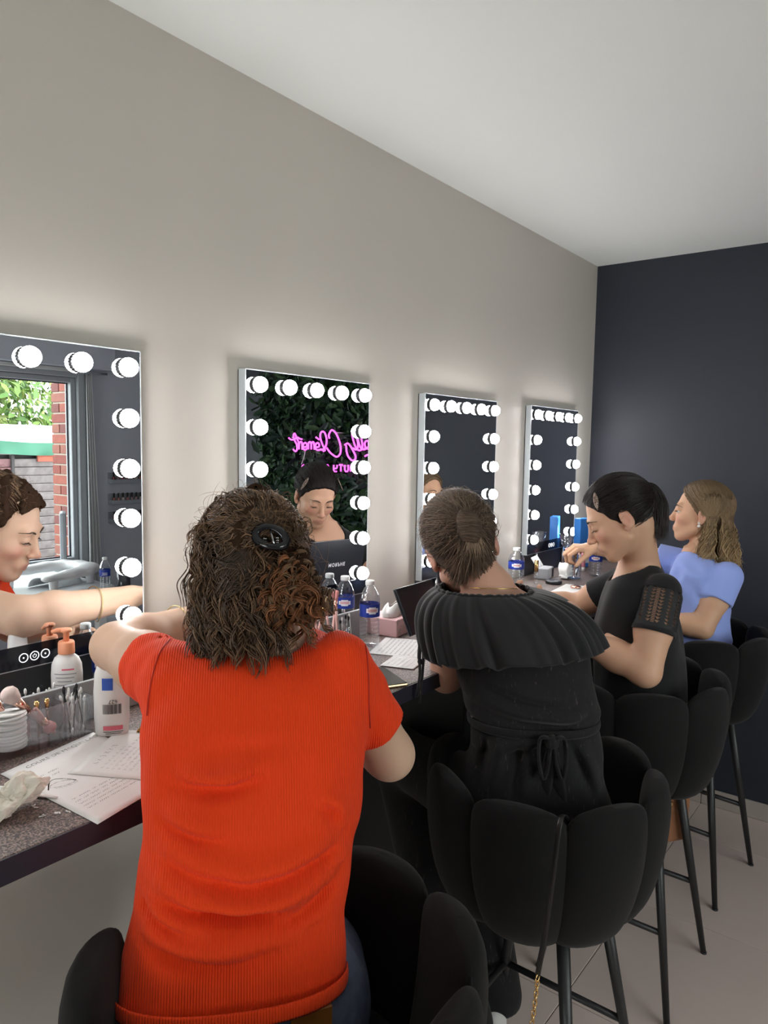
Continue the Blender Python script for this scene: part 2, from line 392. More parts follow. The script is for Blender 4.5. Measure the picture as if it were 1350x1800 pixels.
def make_mirror(x0, ztop, label):
    t = thing('vanity_mirror', label, 'mirror', (x0, -.0005, ztop - MH), 0, 'lit vanity mirrors on the wall')
    b = B(); box(b, 0, MW, -MT + .002, 0, 0, MH, .002); obj('back_panel', b, mback_m, t)
    b = B(); f = .0022
    box(b, -.0004, f, -MT, -.004, 0, MH); box(b, MW - f, MW + .0004, -MT, -.004, 0, MH); box(b, f, MW - f, -MT, -.004, MH - f, MH + .0004); box(b, f, MW - f, -MT, -.004, 0, f)
    obj('frame', b, alu_m, t)
    b = B(); box(b, f, MW - f, -MT - .0003, -MT + .001, f, MH - f); obj('mirror_glass', b, mirror_m, t)
    b = B(); box(b, f, MW - f, -MT - .0009, -MT - .0003, f, .046); obj('added_black_strip', b, mat('glossy_black_cover', (.006, .008, .014), .12, spec=.5), t)  # black strip added over the glass foot to hide reflections there
    b = B(); box(b, 0, MW, -.012, -.0005, -(ztop - MH - CZ) + .001, -.0005); obj('dark_reflection_plate', b, mat('dark_grey_plate', (.055, .058, .066), .5), t)  # dark plate added to stand in for a dark reflection below the glass
    ins = .0365; gw = (MW - 2 * ins) / 4; gh = .1042
    spots = [(ins + k * gw, MH - ins) for k in range(5)]
    for r in range(1, 6): spots += [(ins, MH - ins - r * gh), (MW - ins, MH - ins - r * gh)]
    for sx, sz in spots:
        o = bpy.data.objects.new('bulb', bulb_mesh); COL.objects.link(o); o.parent = t
        o.matrix_local = Matrix.Translation((sx, -MT - .0004, sz)) @ out_rot
        s = bpy.data.objects.new('socket', sock_mesh); COL.objects.link(s); s.parent = o
    for k, sx in enumerate((.2175, .2385, .2595)):
        b = B(); lathe(b, [(.0075, 0), (.0090, 0), (.0090, .0006), (.0075, .0006), (.0075, 0)], 24, cap=False)
        if k == 1:
            tube(b, [(.0034 * math.cos(a), .0034 * math.sin(a), .0004) for a in np.linspace(math.radians(130), math.radians(410), 14)], .0005, 5)
            tube(b, [(0, .001, .0004), (0, .0045, .0004)], .0005, 5)
        else:
            lathe(b, [(0, 0), (.0016, 0), (.0016, .0006), (0, .0006)], 10)
        o = obj('touch_button', b, icon_m, t); o.matrix_local = Matrix.Translation((sx, -MT - .0010, .022)) @ out_rot
    for sx in (.10, .38):
        b = B(); lathe(b, [(.0075, -(ztop - MH - CZ) + .0008), (.0075, .001)], 14)
        o = obj('foot', b, mat('chrome', (.75, .75, .77), .12, 1.0), t); o.location = (sx, -.0205, 0)
    return t
MX = [0.4362, 1.2071, 1.9780, 2.7489]; MZ = [1.8008, 1.7934, 1.7867, 1.7889]
for x, z, l in zip(MX, MZ, ('bulb-lit vanity mirror nearest the camera, reflecting the window and a brick pillar',
                            'bulb-lit vanity mirror with the pink neon lettering in its reflection',
                            'bulb-lit vanity mirror above the bun-haired woman in a black ruffle top',
                            'bulb-lit vanity mirror farthest along the wall, next to the dark corner')):
    make_mirror(x, z, l)
# ================================================================== BAR STOOLS
velvet_m = mat('black_velvet', (0.0050, 0.0046, 0.0048), 0.85, spec=0.18, sheen=0.06, bump=(90, 0.15, 0.002), var=(7.0, (0.009, 0.0083, 0.0083), 0.8))
leg_m = mat('black_satin_metal', (0.016, 0.016, 0.017), 0.42, spec=0.5)
def petal(parent, ang, half, zb, zt, R0, R1, T=.034):
    """a padded back panel of the shell: ang from the rear of the stool (local -y), half = half angle"""
    nv, nu = 26, 28
    V = []
    rim = []
    for i in range(nv):
        s = i / (nv - 1); v = 0.5 - 0.5 * math.cos(math.pi * s)
        z = zb + (zt - zb) * v
        e = abs(2 * v - 1)
        wr = max(1 - e ** (8 if v > .5 else 16), 0.0) ** (1 / 5.5)
        tr = max(1 - e ** 6, 0.0) ** 0.5
        R = R0 + (R1 - R0) * (1 - (1 - v) ** 2.8)
        w = half * wr * (0.97 + 0.03 * math.sin(math.pi * min(v * 1.1, 1)))
        t = T * (0.25 + 0.75 * tr) if 0 < s < 1 else T * 0.12
        for k in range(nu):
            a = 2 * math.pi * k / nu
            ca, sa = math.cos(a), math.sin(a)
            x = w * math.copysign(abs(ca) ** 0.8, ca); r = R + t * math.copysign(abs(sa) ** 0.85, sa) * (1 - .35 * (x / half) ** 2)
            th = -math.pi / 2 + ang + x
            zz = z + 0.012 * math.cos(x / half * math.pi / 2) * (v > .5) * (v - .5) * 2
            V.append((r * math.cos(th), r * math.sin(th), zz))
        th = -math.pi / 2 + ang
        for sg in (0,):
            pass
        rim.append((R, w, z + .0))
    F = grid_faces(nv, nu, wrap_v=True)
    o = np_obj('back_panel', V, F, velvet_m, parent)
    pts = []
    for R, w, z in rim: pts.append((w, R, z))
    loop = [( -w, R, z) for w, R, z in pts[2:]] + [(w, R, z) for w, R, z in reversed(pts[2:])]
    P3 = [((R + .0005) * math.cos(-math.pi / 2 + ang + w * 1.0), (R + .0005) * math.sin(-math.pi / 2 + ang + w * 1.0), z) for w, R, z in loop]
    b = B(); tube(b, P3, .0028, 5); obj('piping', b, velvet_m, o)
    return o
def make_stool(label, x, y, heading, leg_rot, zb, zt, foot=0.195):
    st = thing('bar_stool', label, 'stool', (x, y, 0), math.radians(heading - 90), 'black velvet bar stools along the worktop')
    for k in range(6):
        petal(st, math.radians(-115 + 46 * k), math.radians(25.0), zb, zt, .180, .242)
    b = B(); lathe(b, [(0, zb + .005), (.14, zb + .005), (.175, zb + .03), (.195, zb + .09), (.196, zb + .115), (.18, zb + .14), (.12, zb + .15), (0, zb + .152)], 36); obj('seat', b, velvet_m, st)
    b = B(); lathe(b, [(0, zb - .012), (.12, zb - .012), (.15, zb - .004), (.16, zb + .012), (0, zb + .012)], 30); obj('seat_pan', b, leg_m, st)
    a = math.radians(leg_rot - (heading - 90)); ca, sa = math.cos(a), math.sin(a)
    def L(px, py, z): return (px * ca - py * sa, px * sa + py * ca, z)
    tp = .108
    def lp(sx, sy, z):
        k = min(1, 1 - z / (zb - .01)); d = tp + (foot - tp) * k
        return L(sx * d, sy * d, z)
    for sx, sy in ((-1, -1), (1, -1), (1, 1), (-1, 1)):
        b = B(); tube(b, [lp(sx, sy, zb + .03), lp(sx, sy, .30), lp(sx, sy, 0.004)], [.0150, .0125, .0088], 12)
        lo = obj('leg', b, leg_m, st)
        b = B(); q = lp(sx, sy, 0.0); lathe(b, [(.0, 0.0), (.0098, 0.0), (.0098, .005), (.0, .005)], 12, loc=q); obj('foot_cap', b, seal_m, lo)
    fz = .245
    for (p, q) in (((1, -1), (1, 1)), ((1, 1), (-1, 1)), ((-1, 1), (-1, -1))):
        b = B(); tube(b, [lp(*p, fz), lp(*q, fz)], .0085, 10); obj('footrest', b, leg_m, st)
    return st
make_stool('black velvet petal-back stool nearest the camera, under the woman in the orange shirt', .635, -.745, 72, 0, .62, .955)
make_stool('black velvet petal-back stool with a strap on its back, under the bun-haired woman', 1.50, -.705, 36, 0, .585, .895)
make_stool('black velvet petal-back stool under the dark-haired woman in the black lace top', 2.20, -.680, 52, 0, .615, .935)
make_stool('black velvet petal-back stool against the dark end wall, under the woman in blue', 2.87, -.675, 50, -6, .635, .945)
# ================================================================== FIGURES: smooth implicit bodies turned into one mesh each
f32 = np.float32
def smin(a, b, k):
    h = np.clip(0.5 + 0.5 * (b - a) / k, 0, 1)
    return b + (a - b) * h - k * h * (1 - h)
def smax(a, b, k): return -smin(-a, -b, k)
def sd_cone(P, a, b, ra, rb):
    a = np.asarray(a, f32); b = np.asarray(b, f32); ab = b - a
    t = np.clip(((P - a) @ ab) / max(float(ab @ ab), 1e-9), 0, 1)
    return np.linalg.norm(P - a - t[:, None] * ab, axis=1) - (ra + (rb - ra) * t)
def sd_ell(P, c, r, R=None):
    q = P - np.asarray(c, f32)
    if R is not None: q = q @ np.asarray(R, f32)
    r = np.asarray(r, f32)
    k0 = np.linalg.norm(q / r, axis=1); k1 = np.linalg.norm(q / (r * r), axis=1)
    return k0 * (k0 - 1) / np.maximum(k1, 1e-6)
def sd_chain(P, pts, rad, k=0.01):
    d = None
    for i in range(len(pts) - 1):
        e = sd_cone(P, pts[i], pts[i + 1], rad[i], rad[i + 1])
        d = e if d is None else smin(d, e, k)
    return d
class Loft:
    """upright body section: rings (z, centre u, centre w, half width, half depth) in a frame of right / forward / up"""
    def __init__(s, O, Rt, Fw, rows, p=2.35):
        rows = sorted(rows); s.O = np.asarray(O, f32); s.Rt = np.asarray(Rt, f32); s.Fw = np.asarray(Fw, f32); s.p = p
        z = np.array([r[0] for r in rows]); s.z0, s.z1 = z[0], z[-1]
        zz = np.linspace(z[0], z[-1], 160); s.zz = zz
        A = np.array([r[1:] for r in rows], float)
        out = []
        for k in range(4):
            y = np.interp(zz, z, A[:, k])
            for _ in range(10): y[1:-1] = 0.25 * y[:-2] + 0.5 * y[1:-1] + 0.25 * y[2:]
            out.append(y)
        s.T = out
    def loc(s, P):
        q = P - s.O
        return q @ s.Rt, q @ s.Fw, q[:, 2]
    def __call__(s, P, grow=0.0):
        u, w, z = s.loc(P)
        zc = np.clip(z, s.z0, s.z1)
        uc, wc, a, b = [np.interp(zc, s.zz, t).astype(f32) for t in s.T]
        a = a + grow; b = b + grow
        x = np.abs(u - uc) / a; y = np.abs(w - wc) / b
        k = (x ** s.p + y ** s.p) ** (1 / s.p)
        g = np.sqrt((x / a) ** 2 + (y / b) ** 2) / np.maximum(np.sqrt(x * x + y * y), 1e-6)
        d = (k - 1) / np.maximum(g, 1e-3)
        d = np.maximum(d, (k - 1) * np.minimum(a, b) * 0.6)
        e = np.maximum(np.abs(z - 0.5 * (s.z0 + s.z1)) - 0.5 * (s.z1 - s.z0) - grow * 0, 0)
        return np.where(e > 0, np.sqrt(np.maximum(d, 0) ** 2 + e ** 2) + np.minimum(d, 0) * 0, d)
def sd_mesh(fn, lo, hi, h, levels=3, slack=1.35):
    """surface-nets polygons of fn = 0; the cell lattice is refined only near the surface"""
    lo = np.asarray(lo, float); hi = np.asarray(hi, float)
    n = 2 ** levels
    H = h * n
    dims = np.ceil((hi - lo) / H).astype(int)
    I = np.stack(np.meshgrid(*[np.arange(d) for d in dims], indexing='ij'), -1).reshape(-1, 3)
    size = H
    for lv in range(levels + 1):
        c = (lo + (I + 0.5) * size).astype(f32)
        d = fn(c)
        I = I[np.abs(d) < size * 0.87 * slack + 0.002]
        if lv < levels:
            off = np.stack(np.meshgrid([0, 1], [0, 1], [0, 1], indexing='ij'), -1).reshape(-1, 3)
            I = (I[:, None, :] * 2 + off[None]).reshape(-1, 3); size /= 2
    cells = I.astype(np.int64)
    D = dims * n + 2
    def code(J): return (J[..., 0] * D[1] + J[..., 1]) * D[2] + J[..., 2]
    off = np.array([[0, 0, 0], [1, 0, 0], [0, 1, 0], [1, 1, 0], [0, 0, 1], [1, 0, 1], [0, 1, 1], [1, 1, 1]])
    cc = code(cells[:, None, :] + off[None])
    uniq, inv = np.unique(cc, return_inverse=True); inv = inv.reshape(cc.shape)
    ui = np.stack([uniq // (D[1] * D[2]), (uniq // D[2]) % D[1], uniq % D[2]], 1)
    val = np.empty(len(ui), f32)
    pts = (lo + ui * h).astype(f32)
    for s in range(0, len(pts), 400000): val[s:s + 400000] = fn(pts[s:s + 400000])
    cv = val[inv]
    sg = cv < 0
    mixed = sg.any(1) & ~sg.all(1)
    cells = cells[mixed]; cv = cv[mixed]
    edges = [(0, 1), (2, 3), (4, 5), (6, 7), (0, 2), (1, 3), (4, 6), (5, 7), (0, 4), (1, 5), (2, 6), (3, 7)]
    acc = np.zeros((len(cells), 3)); cnt = np.zeros(len(cells))
    for a, b in edges:
        va, vb = cv[:, a], cv[:, b]
        m = (va < 0) != (vb < 0)
        t = np.where(m, va / np.where(m, va - vb, 1), 0)
        p = off[a] + t[:, None] * (off[b] - off[a])
        acc += p * m[:, None]; cnt += m
    V = lo + (cells + acc / cnt[:, None]) * h
    ccode = code(cells); order = np.argsort(ccode); sc = ccode[order]
    F = []
    e3 = np.eye(3, dtype=np.int64)
    for ax in range(3):
        b1, b2 = (ax + 1) % 3, (ax + 2) % 3
        vb = cv[:, [1, 2, 4][ax]]
        m = (cv[:, 0] < 0) != (vb < 0)
        c0 = cells[m]; flip = cv[m, 0] < 0
        q = []
        ok = np.ones(len(c0), bool)
        for s1, s2 in ((0, 0), (1, 0), (1, 1), (0, 1)):
            cd = code(c0 - s1 * e3[b1] - s2 * e3[b2])
            k = np.searchsorted(sc, cd); k = np.clip(k, 0, len(sc) - 1)
            ok &= sc[k] == cd; q.append(order[k])
        q = np.stack(q, 1)[ok]; flip = flip[ok]
        q[~flip] = q[~flip][:, ::-1]
        F.append(q)
    F = np.concatenate(F)[:, ::-1]
    return V.astype(f32), F
def sd_obj(name, fn, lo, hi, h, m, parent=None, levels=3, relax=1, origin=None, slack=1.35, col=None, smooth=0):
    V, F = sd_mesh(fn, lo, hi, h, levels, slack)
    for _ in range(relax):                                  # slide the vertices onto the surface
        e = h * 0.5
        d0 = fn(V); g = np.stack([fn(V + np.array(v, f32) * e) - fn(V - np.array(v, f32) * e) for v in ((1, 0, 0), (0, 1, 0), (0, 0, 1))], 1) / (2 * e)
        gn = np.maximum((g * g).sum(1), 0.2)
        V = V - np.clip(d0 / gn, -h * .6, h * .6)[:, None] * g * 0.8
    if smooth:
        A = np.concatenate([F[:, [0, 1]], F[:, [1, 2]], F[:, [2, 3]], F[:, [3, 0]]]); n_ = np.bincount(A[:, 0], minlength=len(V))[:, None]
        for _ in range(smooth):
            S = np.stack([np.bincount(A[:, 0], weights=V[A[:, 1], k], minlength=len(V)) for k in range(3)], 1)
            V = (.5 * V + .5 * S / np.maximum(n_, 1)).astype(f32)
    o = np_obj(name, V if origin is None else V - np.asarray(origin, f32), F, m, parent)
    if col is not None: set_attr(o, 'col', col(V))
    return o, V
def frame(fw, up=(0, 0, 1), roll=0.0):
    """right, forward, up of a figure looking along fw; roll > 0 tips the head to its right"""
    fw = nrm(fw); rt = nrm(np.cross(fw, up)); u = np.cross(rt, fw)
    c, s = math.cos(roll), math.sin(roll)
    rt2 = c * rt - s * u; u2 = s * rt + c * u
    return rt2, fw, u2
def hdir(heading, pitch=0.0):
    a, p = math.radians(heading), math.radians(pitch)
    return np.array([math.cos(a) * math.cos(p), math.sin(a) * math.cos(p), -math.sin(p)])
class Head:
    """a woman's head; local axes x right, y face, z up; origin between the ears at eye height"""
    def __init__(s, c, heading, pitch, roll, scale=1.0, lid=0.5):
        s.c = np.asarray(c, f32); s.rt, s.fw, s.up = frame(hdir(heading, pitch), roll=math.radians(roll))
        s.R = np.stack([s.rt, s.fw, s.up], 1).astype(f32); s.s = scale; s.lid = lid
    def l2w(s, q): return s.c + (np.asarray(q) * s.s) @ s.R.T
    def w2l(s, P): return ((P - s.c) @ s.R) / s.s
    def local(s, q):
        d = sd_ell(q, (0, -.014, .034), (.0745, .096, .086))
        d = smin(d, sd_ell(q, (0, .022, -.028), (.0615, .068, .080)), .03)
        d = smin(d, sd_ell(q, (0, .064, -.099), (.025, .020, .019)), .028)
        for sx in (-1, 1):
            d = smin(d, sd_cone(q, (sx * .050, .005, -.058), (sx * .016, .060, -.097), .019, .016), .022)
            d = smin(d, sd_ell(q, (sx * .040, .058, -.026), (.020, .018, .016)), .022)
        d = smin(d, sd_cone(q, (-.034, .077, .021), (.034, .077, .021), .011, .011), .016)
        for sx in (-1, 1):
            d = smax(d, -sd_ell(q, (sx * .0315, .097, .003), (.0165, .016, .0115)), .012)
        # nose
        d = smin(d, sd_cone(q, (0, .086, .010), (0, .1035, -.030), .0062, .0092), .012)
        d = smin(d, sd_ell(q, (0, .1075, -.0335), (.0098, .0095, .0088)), .007)
        for sx in (-1, 1):
            d = smin(d, sd_ell(q, (sx * .0105, .0985, -.0375), (.0070, .0080, .0065)), .006)
        # mouth
        d = smin(d, sd_ell(q, (0, .0785, -.067), (.029, .0145, .017)), .016)
        d = smin(d, sd_chain(q, [(-.0250, .0780, -.0682), (-.0065, .0900, -.0640), (0, .0900, -.0650), (.0065, .0900, -.0640), (.0250, .0780, -.0682)], [.0020, .0042, .0040, .0042, .0020], .003), .0045)
        d = smin(d, sd_chain(q, [(-.022, .0785, -.0705), (0, .0885, -.0748), (.022, .0785, -.0705)], [.0020, .0056, .0020], .003), .0045)
        # lids over the eyes
        for sx in (-1, 1):
            ec = (sx * .0315, .0745, .003)
            lid = sd_ell(q, ec, (.0150, .0142, .0142))
            cut = (q[:, 2] - (.003 - .0075 + .0115 * (1 - s.lid) * 1.0)) + (q[:, 1] - .0745) * 0.0
            low = sd_ell(q, ec, (.0145, .0136, .0136))
            d = smin(d, np.maximum(lid, -cut), .004)
            d = smin(d, np.maximum(low, q[:, 2] - (.003 - .0078)), .004)
        # ears
        for sx in (-1, 1):
            a = sx * .35
            Re = np.array([[math.cos(a), -math.sin(a), 0], [math.sin(a), math.cos(a), 0], [0, 0, 1]]).T @ np.array([[1, 0, 0], [0, .966, .2588], [0, -.2588, .966]])
            e = sd_ell(q, (sx * .0775, -.012, -.006), (.0075, .0185, .0315), Re)
            e = smin(e, sd_ell(q, (sx * .0745, -.004, -.032), (.0065, .0095, .0105)), .006)
            e = smax(e, -sd_ell(q, (sx * .0870, -.0085, -.002), (.0055, .0095, .018), Re), .004)
            d = smin(d, e, .005)
        return d
    def __call__(s, P, neck_to, rn=(.050, .056)):
        bd = np.linalg.norm(P - s.c, axis=1)
        near = bd < .21 * s.s
        out = bd - .15 * s.s
        if near.any(): out[near] = s.local(s.w2l(P[near])) * s.s
        nk = sd_cone(P, s.l2w((0, -.042, -.040)), neck_to, rn[0] * s.s * .92, rn[1] * .95)
        return smin(out, nk, .014)
    def surf(s, pts, lift=0.0):
        """push local points (x, z) on to the face from the front"""
        out = []
        for x, z in pts:
            y = .13
            for _ in range(60):
                d = float(s.local(np.array([[x, y, z]], f32))[0]) - lift
                if d < 2e-4: break
                y -= max(d * .8, 2e-4)
            out.append((x, y, z))
        return out
    def paint(s, V, base, lips=(.45, .12, .12), cheek=(.62, .24, .19)):
        c = np.tile(np.asarray(base, f32), (len(V), 1)); q = s.w2l(V)
        lx = np.abs(q[:, 0]); yy = q[:, 1]
        m = np.clip(1 - (lx / .026) ** 2, 0, 1) * np.clip(1 - ((q[:, 2] + .0692) / .0095) ** 2, 0, 1) * (yy > .070)
        m = np.clip(m * 2, 0, 1)[:, None] * .62
        c = c * (1 - .75 * m) + np.asarray(lips, f32) * .75 * m
        ck = np.exp(-(((lx - .043) / .018) ** 2 + ((q[:, 2] + .03) / .018) ** 2)) * (yy > .03)
        ns = np.exp(-((lx / .012) ** 2 + ((q[:, 2] + .034) / .012) ** 2)) * (yy > .09)
        er = np.exp(-(((lx - .079) / .010) ** 2 + ((yy + .01) / .022) ** 2 + ((q[:, 2] + .005) / .035) ** 2))
        k = np.clip(.55 * ck + .45 * ns + .5 * er, 0, 1)[:, None]
        c = c * (1 - k) + np.asarray(cheek, f32) * k
        return c
    def features(s, parent, iris=(.10, .06, .035), brow=(.035, .022, .016), lash=True):
        """eyes, brows and lashes as children of the figure"""
        eye_m = mat('eye_%02x' % int(iris[0] * 255), (.8, .8, .78), .15, vcol=True)
        brow_m = mat('brow_%02x' % int(brow[0] * 255), brow, .7)
        for sx in (-1, 1):
            ec = np.array((sx * .0315, .0745, .003))
            b = B(); bmesh.ops.create_uvsphere(b, u_segments=24, v_segments=16, radius=.0130)
            for v in b.verts: v.co = Vector(s.l2w(ec + np.array(v.co)))
            o = obj('eyeball', b, eye_m, parent, True)
            co = np.array([v.co[:] for v in o.data.vertices]); q = (co - s.l2w(ec)) @ s.R / s.s
            gaze = nrm((0, 1, -.15 - .5 * s.lid)); t = (q @ gaze) / .0130
            c = np.tile(np.array((.72, .70, .68)), (len(co), 1)); c[t > .86] = iris; c[t > .965] = (.01, .01, .01)
            set_attr(o, 'col', c)
            zl = .003 - .0075 + .0115 * (1 - s.lid)
            xs = np.linspace(-.0138, .0138, 9)
            pts = []
            for x in xs:
                rr = max(.0152 ** 2 - x * x * .98 - (zl - .003) ** 2, 1e-6)
                pts.append(s.l2w((sx * .0315 + x, .0745 + math.sqrt(rr) * .955, zl - .0006 - .002 * (x / .0138) ** 2)))
            b = B(); tube(b, pts, [.0004, .0008, .0010, .0011, .0011, .0011, .0010, .0008, .0004], 6)
            if lash:
                for x in np.linspace(-.012, .012, 11):
                    rr = max(.0150 ** 2 - x * x * .98 - (zl - .003) ** 2, 1e-6)
                    p0 = np.array((sx * .0315 + x, .0745 + math.sqrt(rr) * .955, zl - .0006 - .002 * (x / .0138) ** 2))
                    p1 = p0 + np.array((x * .25, .0055, -.003)); p2 = p1 + np.array((x * .1, .0025, .0006))
                    tube(b, [s.l2w(p0), s.l2w(p1), s.l2w(p2)], [.0004, .0003, .0001], 4)
            obj('eyelashes', b, mat('lash_black', (.008, .007, .007), .6), parent)
            bp = s.surf([(sx * x, z) for x, z in ((.013, .0195), (.022, .0235), (.032, .0260), (.042, .0245), (.050, .0190))], .0004)
            b = B(); tube(b, [s.l2w(p) for p in spline(bp, 4)], [s.s * r for r in np.interp(np.linspace(0, 1, 17), [0, .2, .6, 1], [.0022, .0034, .0028, .0008])], 8, sy=.6)
            obj('eyebrow', b, brow_m, parent)
def sd_hand(P, w, d, n, side, curl=(25, 25, 25, 25), spread=6, thumb=(35, 20), s=1.0, tcurl=15):
    """palm, four fingers with three bones each and a thumb; w wrist, d towards the fingers, n out of the back of the hand, side = direction of the thumb"""
    w = np.asarray(w, float); d = nrm(d); n = nrm(np.asarray(n, float) - d * np.dot(n, d)); sd = nrm(np.asarray(side, float) - d * np.dot(side, d) - n * np.dot(side, n))
    bd = np.linalg.norm(P - (w + d * .08 * s).astype(f32), axis=1)
    near = bd < .19 * s
    out = bd - .125 * s
    if not near.any(): return out
    Q = P[near]
    R = np.stack([sd, d, n], 1)
    e = sd_ell(Q, w + d * .048 * s - n * .002, (.037 * s, .052 * s, .0145 * s), R)
    e = smin(e, sd_cone(Q, w - d * .01, w + d * .03 * s, .024 * s, .022 * s), .015)
    names = ((.028, .088, .041, .0083), (.0095, .094, .046, .0086), (-.0095, .090, .043, .0082), (-.027, .080, .034, .0072))
    for k, (o, l, L, r) in enumerate(names):
        p = w + (d * l + sd * o) * s
        a = math.radians((1.5 - k) * spread)
        fd = d * math.cos(a) + sd * math.sin(a)
        c = math.radians(curl[k])
        pts = [p - fd * .018 * s, p]; ang = c * .6
        for q, ll in enumerate((L, L * .62, L * .48)):
            dd = fd * math.cos(ang) - n * math.sin(ang); pts.append(pts[-1] + dd * ll * s); ang += c * (1.1 if q == 0 else .7)
        e = smin(e, sd_chain(Q, pts, [r * s * 1.05, r * s * 1.08, r * s, r * s * .92, r * s * .80], .003), .005)
    t0 = w + (d * .022 + sd * .024) * s
    a = math.radians(thumb[0]); b_ = math.radians(thumb[1])
    td = nrm(d * math.cos(a) + sd * math.sin(a) - n * math.sin(b_))
    p1 = t0 + td * .040 * s
    td2 = nrm(td * math.cos(math.radians(tcurl)) - sd * math.sin(math.radians(tcurl)) * .8 - n * .1)
    p2 = p1 + td2 * .032 * s; p3 = p2 + nrm(td2 - n * .15) * .024 * s
    e = smin(e, sd_chain(Q, [t0 - td * .01, p1, p2, p3], [.0145 * s, .0115 * s, .0098 * s, .0080 * s], .005), .010)
    out[near] = e
    return out
def sd_arm(P, sh, el, wr, r=(.047, .040, .039, .036, .025)):
    sh, el, wr = [np.asarray(x, float) for x in (sh, el, wr)]
    m1 = sh + (el - sh) * .45; m2 = el + (wr - el) * .28
    d = sd_chain(P, [sh, m1, el], [r[0], r[1] * 1.04, r[2]], .02)
    f = sd_chain(P, [el, m2, wr], [r[2] * .96, r[3] * 1.06, r[4]], .02)
    return smin(d, f, .018)
skin_m = mat('skin', (.56, .33, .235), .5, spec=.35, vcol=True, sss=.12, bump=(420, .08, .0006))
def strands(name, lines, rad, m, parent, cols=None, taper=True, sides=3):
    """many thin hair tubes as one part; all lines have the same number of points"""
    L = np.asarray(lines, float); n, k, _ = L.shape
    t = np.gradient(L, axis=1); t /= np.maximum(np.linalg.norm(t, axis=2, keepdims=True), 1e-9)
    ref = np.where(np.abs(t[..., 2:3]) < .9, np.array([0, 0, 1.0]), np.array([1.0, 0, 0]))
    a = np.cross(t, ref); a /= np.maximum(np.linalg.norm(a, axis=2, keepdims=True), 1e-9); b_ = np.cross(t, a)
    r = np.broadcast_to(np.asarray(rad, float).reshape(-1, 1), (n, k)).copy()
    if taper: r *= np.interp(np.linspace(0, 1, k), [0, .08, .75, 1], [.55, 1, .9, .25])[None]
    ang = 2 * math.pi * np.arange(sides) / sides
    V = L[:, :, None, :] + r[:, :, None, None] * (a[:, :, None, :] * np.cos(ang)[None, None, :, None] + b_[:, :, None, :] * np.sin(ang)[None, None, :, None])
    base = (np.arange(n) * k * sides)[:, None, None]
    i = np.arange(k - 1)[None, :, None] * sides; j = np.arange(sides)[None, None, :]; j2 = (j + 1) % sides
    F = np.stack([base + i + j, base + i + j2, base + i + sides + j2, base + i + sides + j], -1).reshape(-1, 4)
    o = np_obj(name, V.reshape(-1, 3), F, m, parent)
    if cols is not None:
        c = np.repeat(np.asarray(cols, float).reshape(n, -1, 3) if np.ndim(cols) == 3 else np.asarray(cols, float)[:, None, :].repeat(k, 1), sides, axis=1).reshape(-1, 3)
        set_attr(o, 'col', c)
    return o
def rnd(seed): return np.random.default_rng(seed)
def fold_field(P, seed, scale, amp):
    """smooth pseudo-random relief made of a few sine waves"""
    g = rnd(seed); out = np.zeros(len(P), f32)
    for _ in range(6):
        k = g.normal(size=3) * scale; out += np.sin(P @ k.astype(f32) + g.uniform(0, 6.28)).astype(f32)
    return out * (amp / 2.4)
# ------------------------------------------------------------------ woman in the orange shirt
def px_rows(O, Rt, Fw, rows):
    """(photo row, left, right, camera depth, half depth) -> loft rows"""
    out = []
    for y, l, r, dp, b_ in rows:
        a, c = at(l, y, dp), at(r, y, dp); m = (a + c) / 2 - O
        out.append((m[2], float(m @ Rt), float(m @ Fw), float(abs((c - a) @ Rt)) / 2, b_))
    return out
W1O = np.array([.66, -.66, 0.0])
W1F = hdir(48); W1R = np.cross(W1F, (0, 0, 1))
w1rows = px_rows(W1O, W1R, W1F, [
    (1092, 425, 528, 1.19, .052), (1112, 392, 548, 1.17, .062), (1130, 325, 600, 1.155, .075), (1150, 285, 640, 1.14, .088), (1190, 258, 652, 1.125, .100), (1240, 250, 650, 1.11, .108),
    (1300, 253, 646, 1.09, .110), (1400, 256, 640, 1.065, .108), (1500, 250, 627, 1.045, .106), (1600, 236, 607, 1.02, .110),
    (1700, 212, 611, 1.00, .118), (1760, 204, 613, .99, .122), (1850, 196, 622, .985, .125), (1960, 190, 640, .985, .13)])
w1torso = Loft(W1O, W1R, W1F, w1rows)
W1H = Head(at(446, 1001, 1.215), 47, 22, -4, 1.0, .75)
sL, eL, wL = at(304, 1192, 1.12), np.array([.737, -.205, 1.238]), np.array([.965, -.168, 1.246])
sR, eR, wR = at(606, 1185, 1.135), at(684, 1326, 1.215), np.array([.985, -.44, 1.125])
neck1 = at(470, 1125, 1.155)
hL = nrm((.98, .08, .10)); hR = nrm((.05, .98, .02))
def w1_body(P):
    d = w1torso(P, -.027)
    d = smin(d, sd_arm(P, sL, eL, wL, (.049, .047, .042, .039, .029)), .03)
    d = smin(d, sd_arm(P, sR, eR, wR, (.043, .041, .040, .037, .026)), .03)
    d = smin(d, W1H(P, neck1, (.051, .058)), .03)
    d = smin(d, sd_hand(P, wL, hL, (0.0, -.6, .8), (0, .75, .6), (40, 50, 60, 65), 5, (30, 35), .95), .012)
    d = smin(d, sd_hand(P, wR, hR, (.75, 0, .65), (-.6, 0, .75), (75, 80, 85, 85), 5, (30, 30), .95), .012)
    return d
w1 = thing('person', 'person seen from behind in an orange ribbed shirt, curly brown hair clipped up', 'person', tuple(W1O))
sk1 = (.59, .39, .275)
_, _ = sd_obj('body', w1_body, (.18, -.98, .72), (1.30, -.02, 1.66), .0032, skin_m, w1, origin=W1O, col=lambda V: W1H.paint(V, sk1))
def _unused_parent_keep(o, p, origin):
    """re-centre a part built in room coordinates on its figure"""
    o.data.transform(Matrix.Translation(Vector([-x for x in origin])))
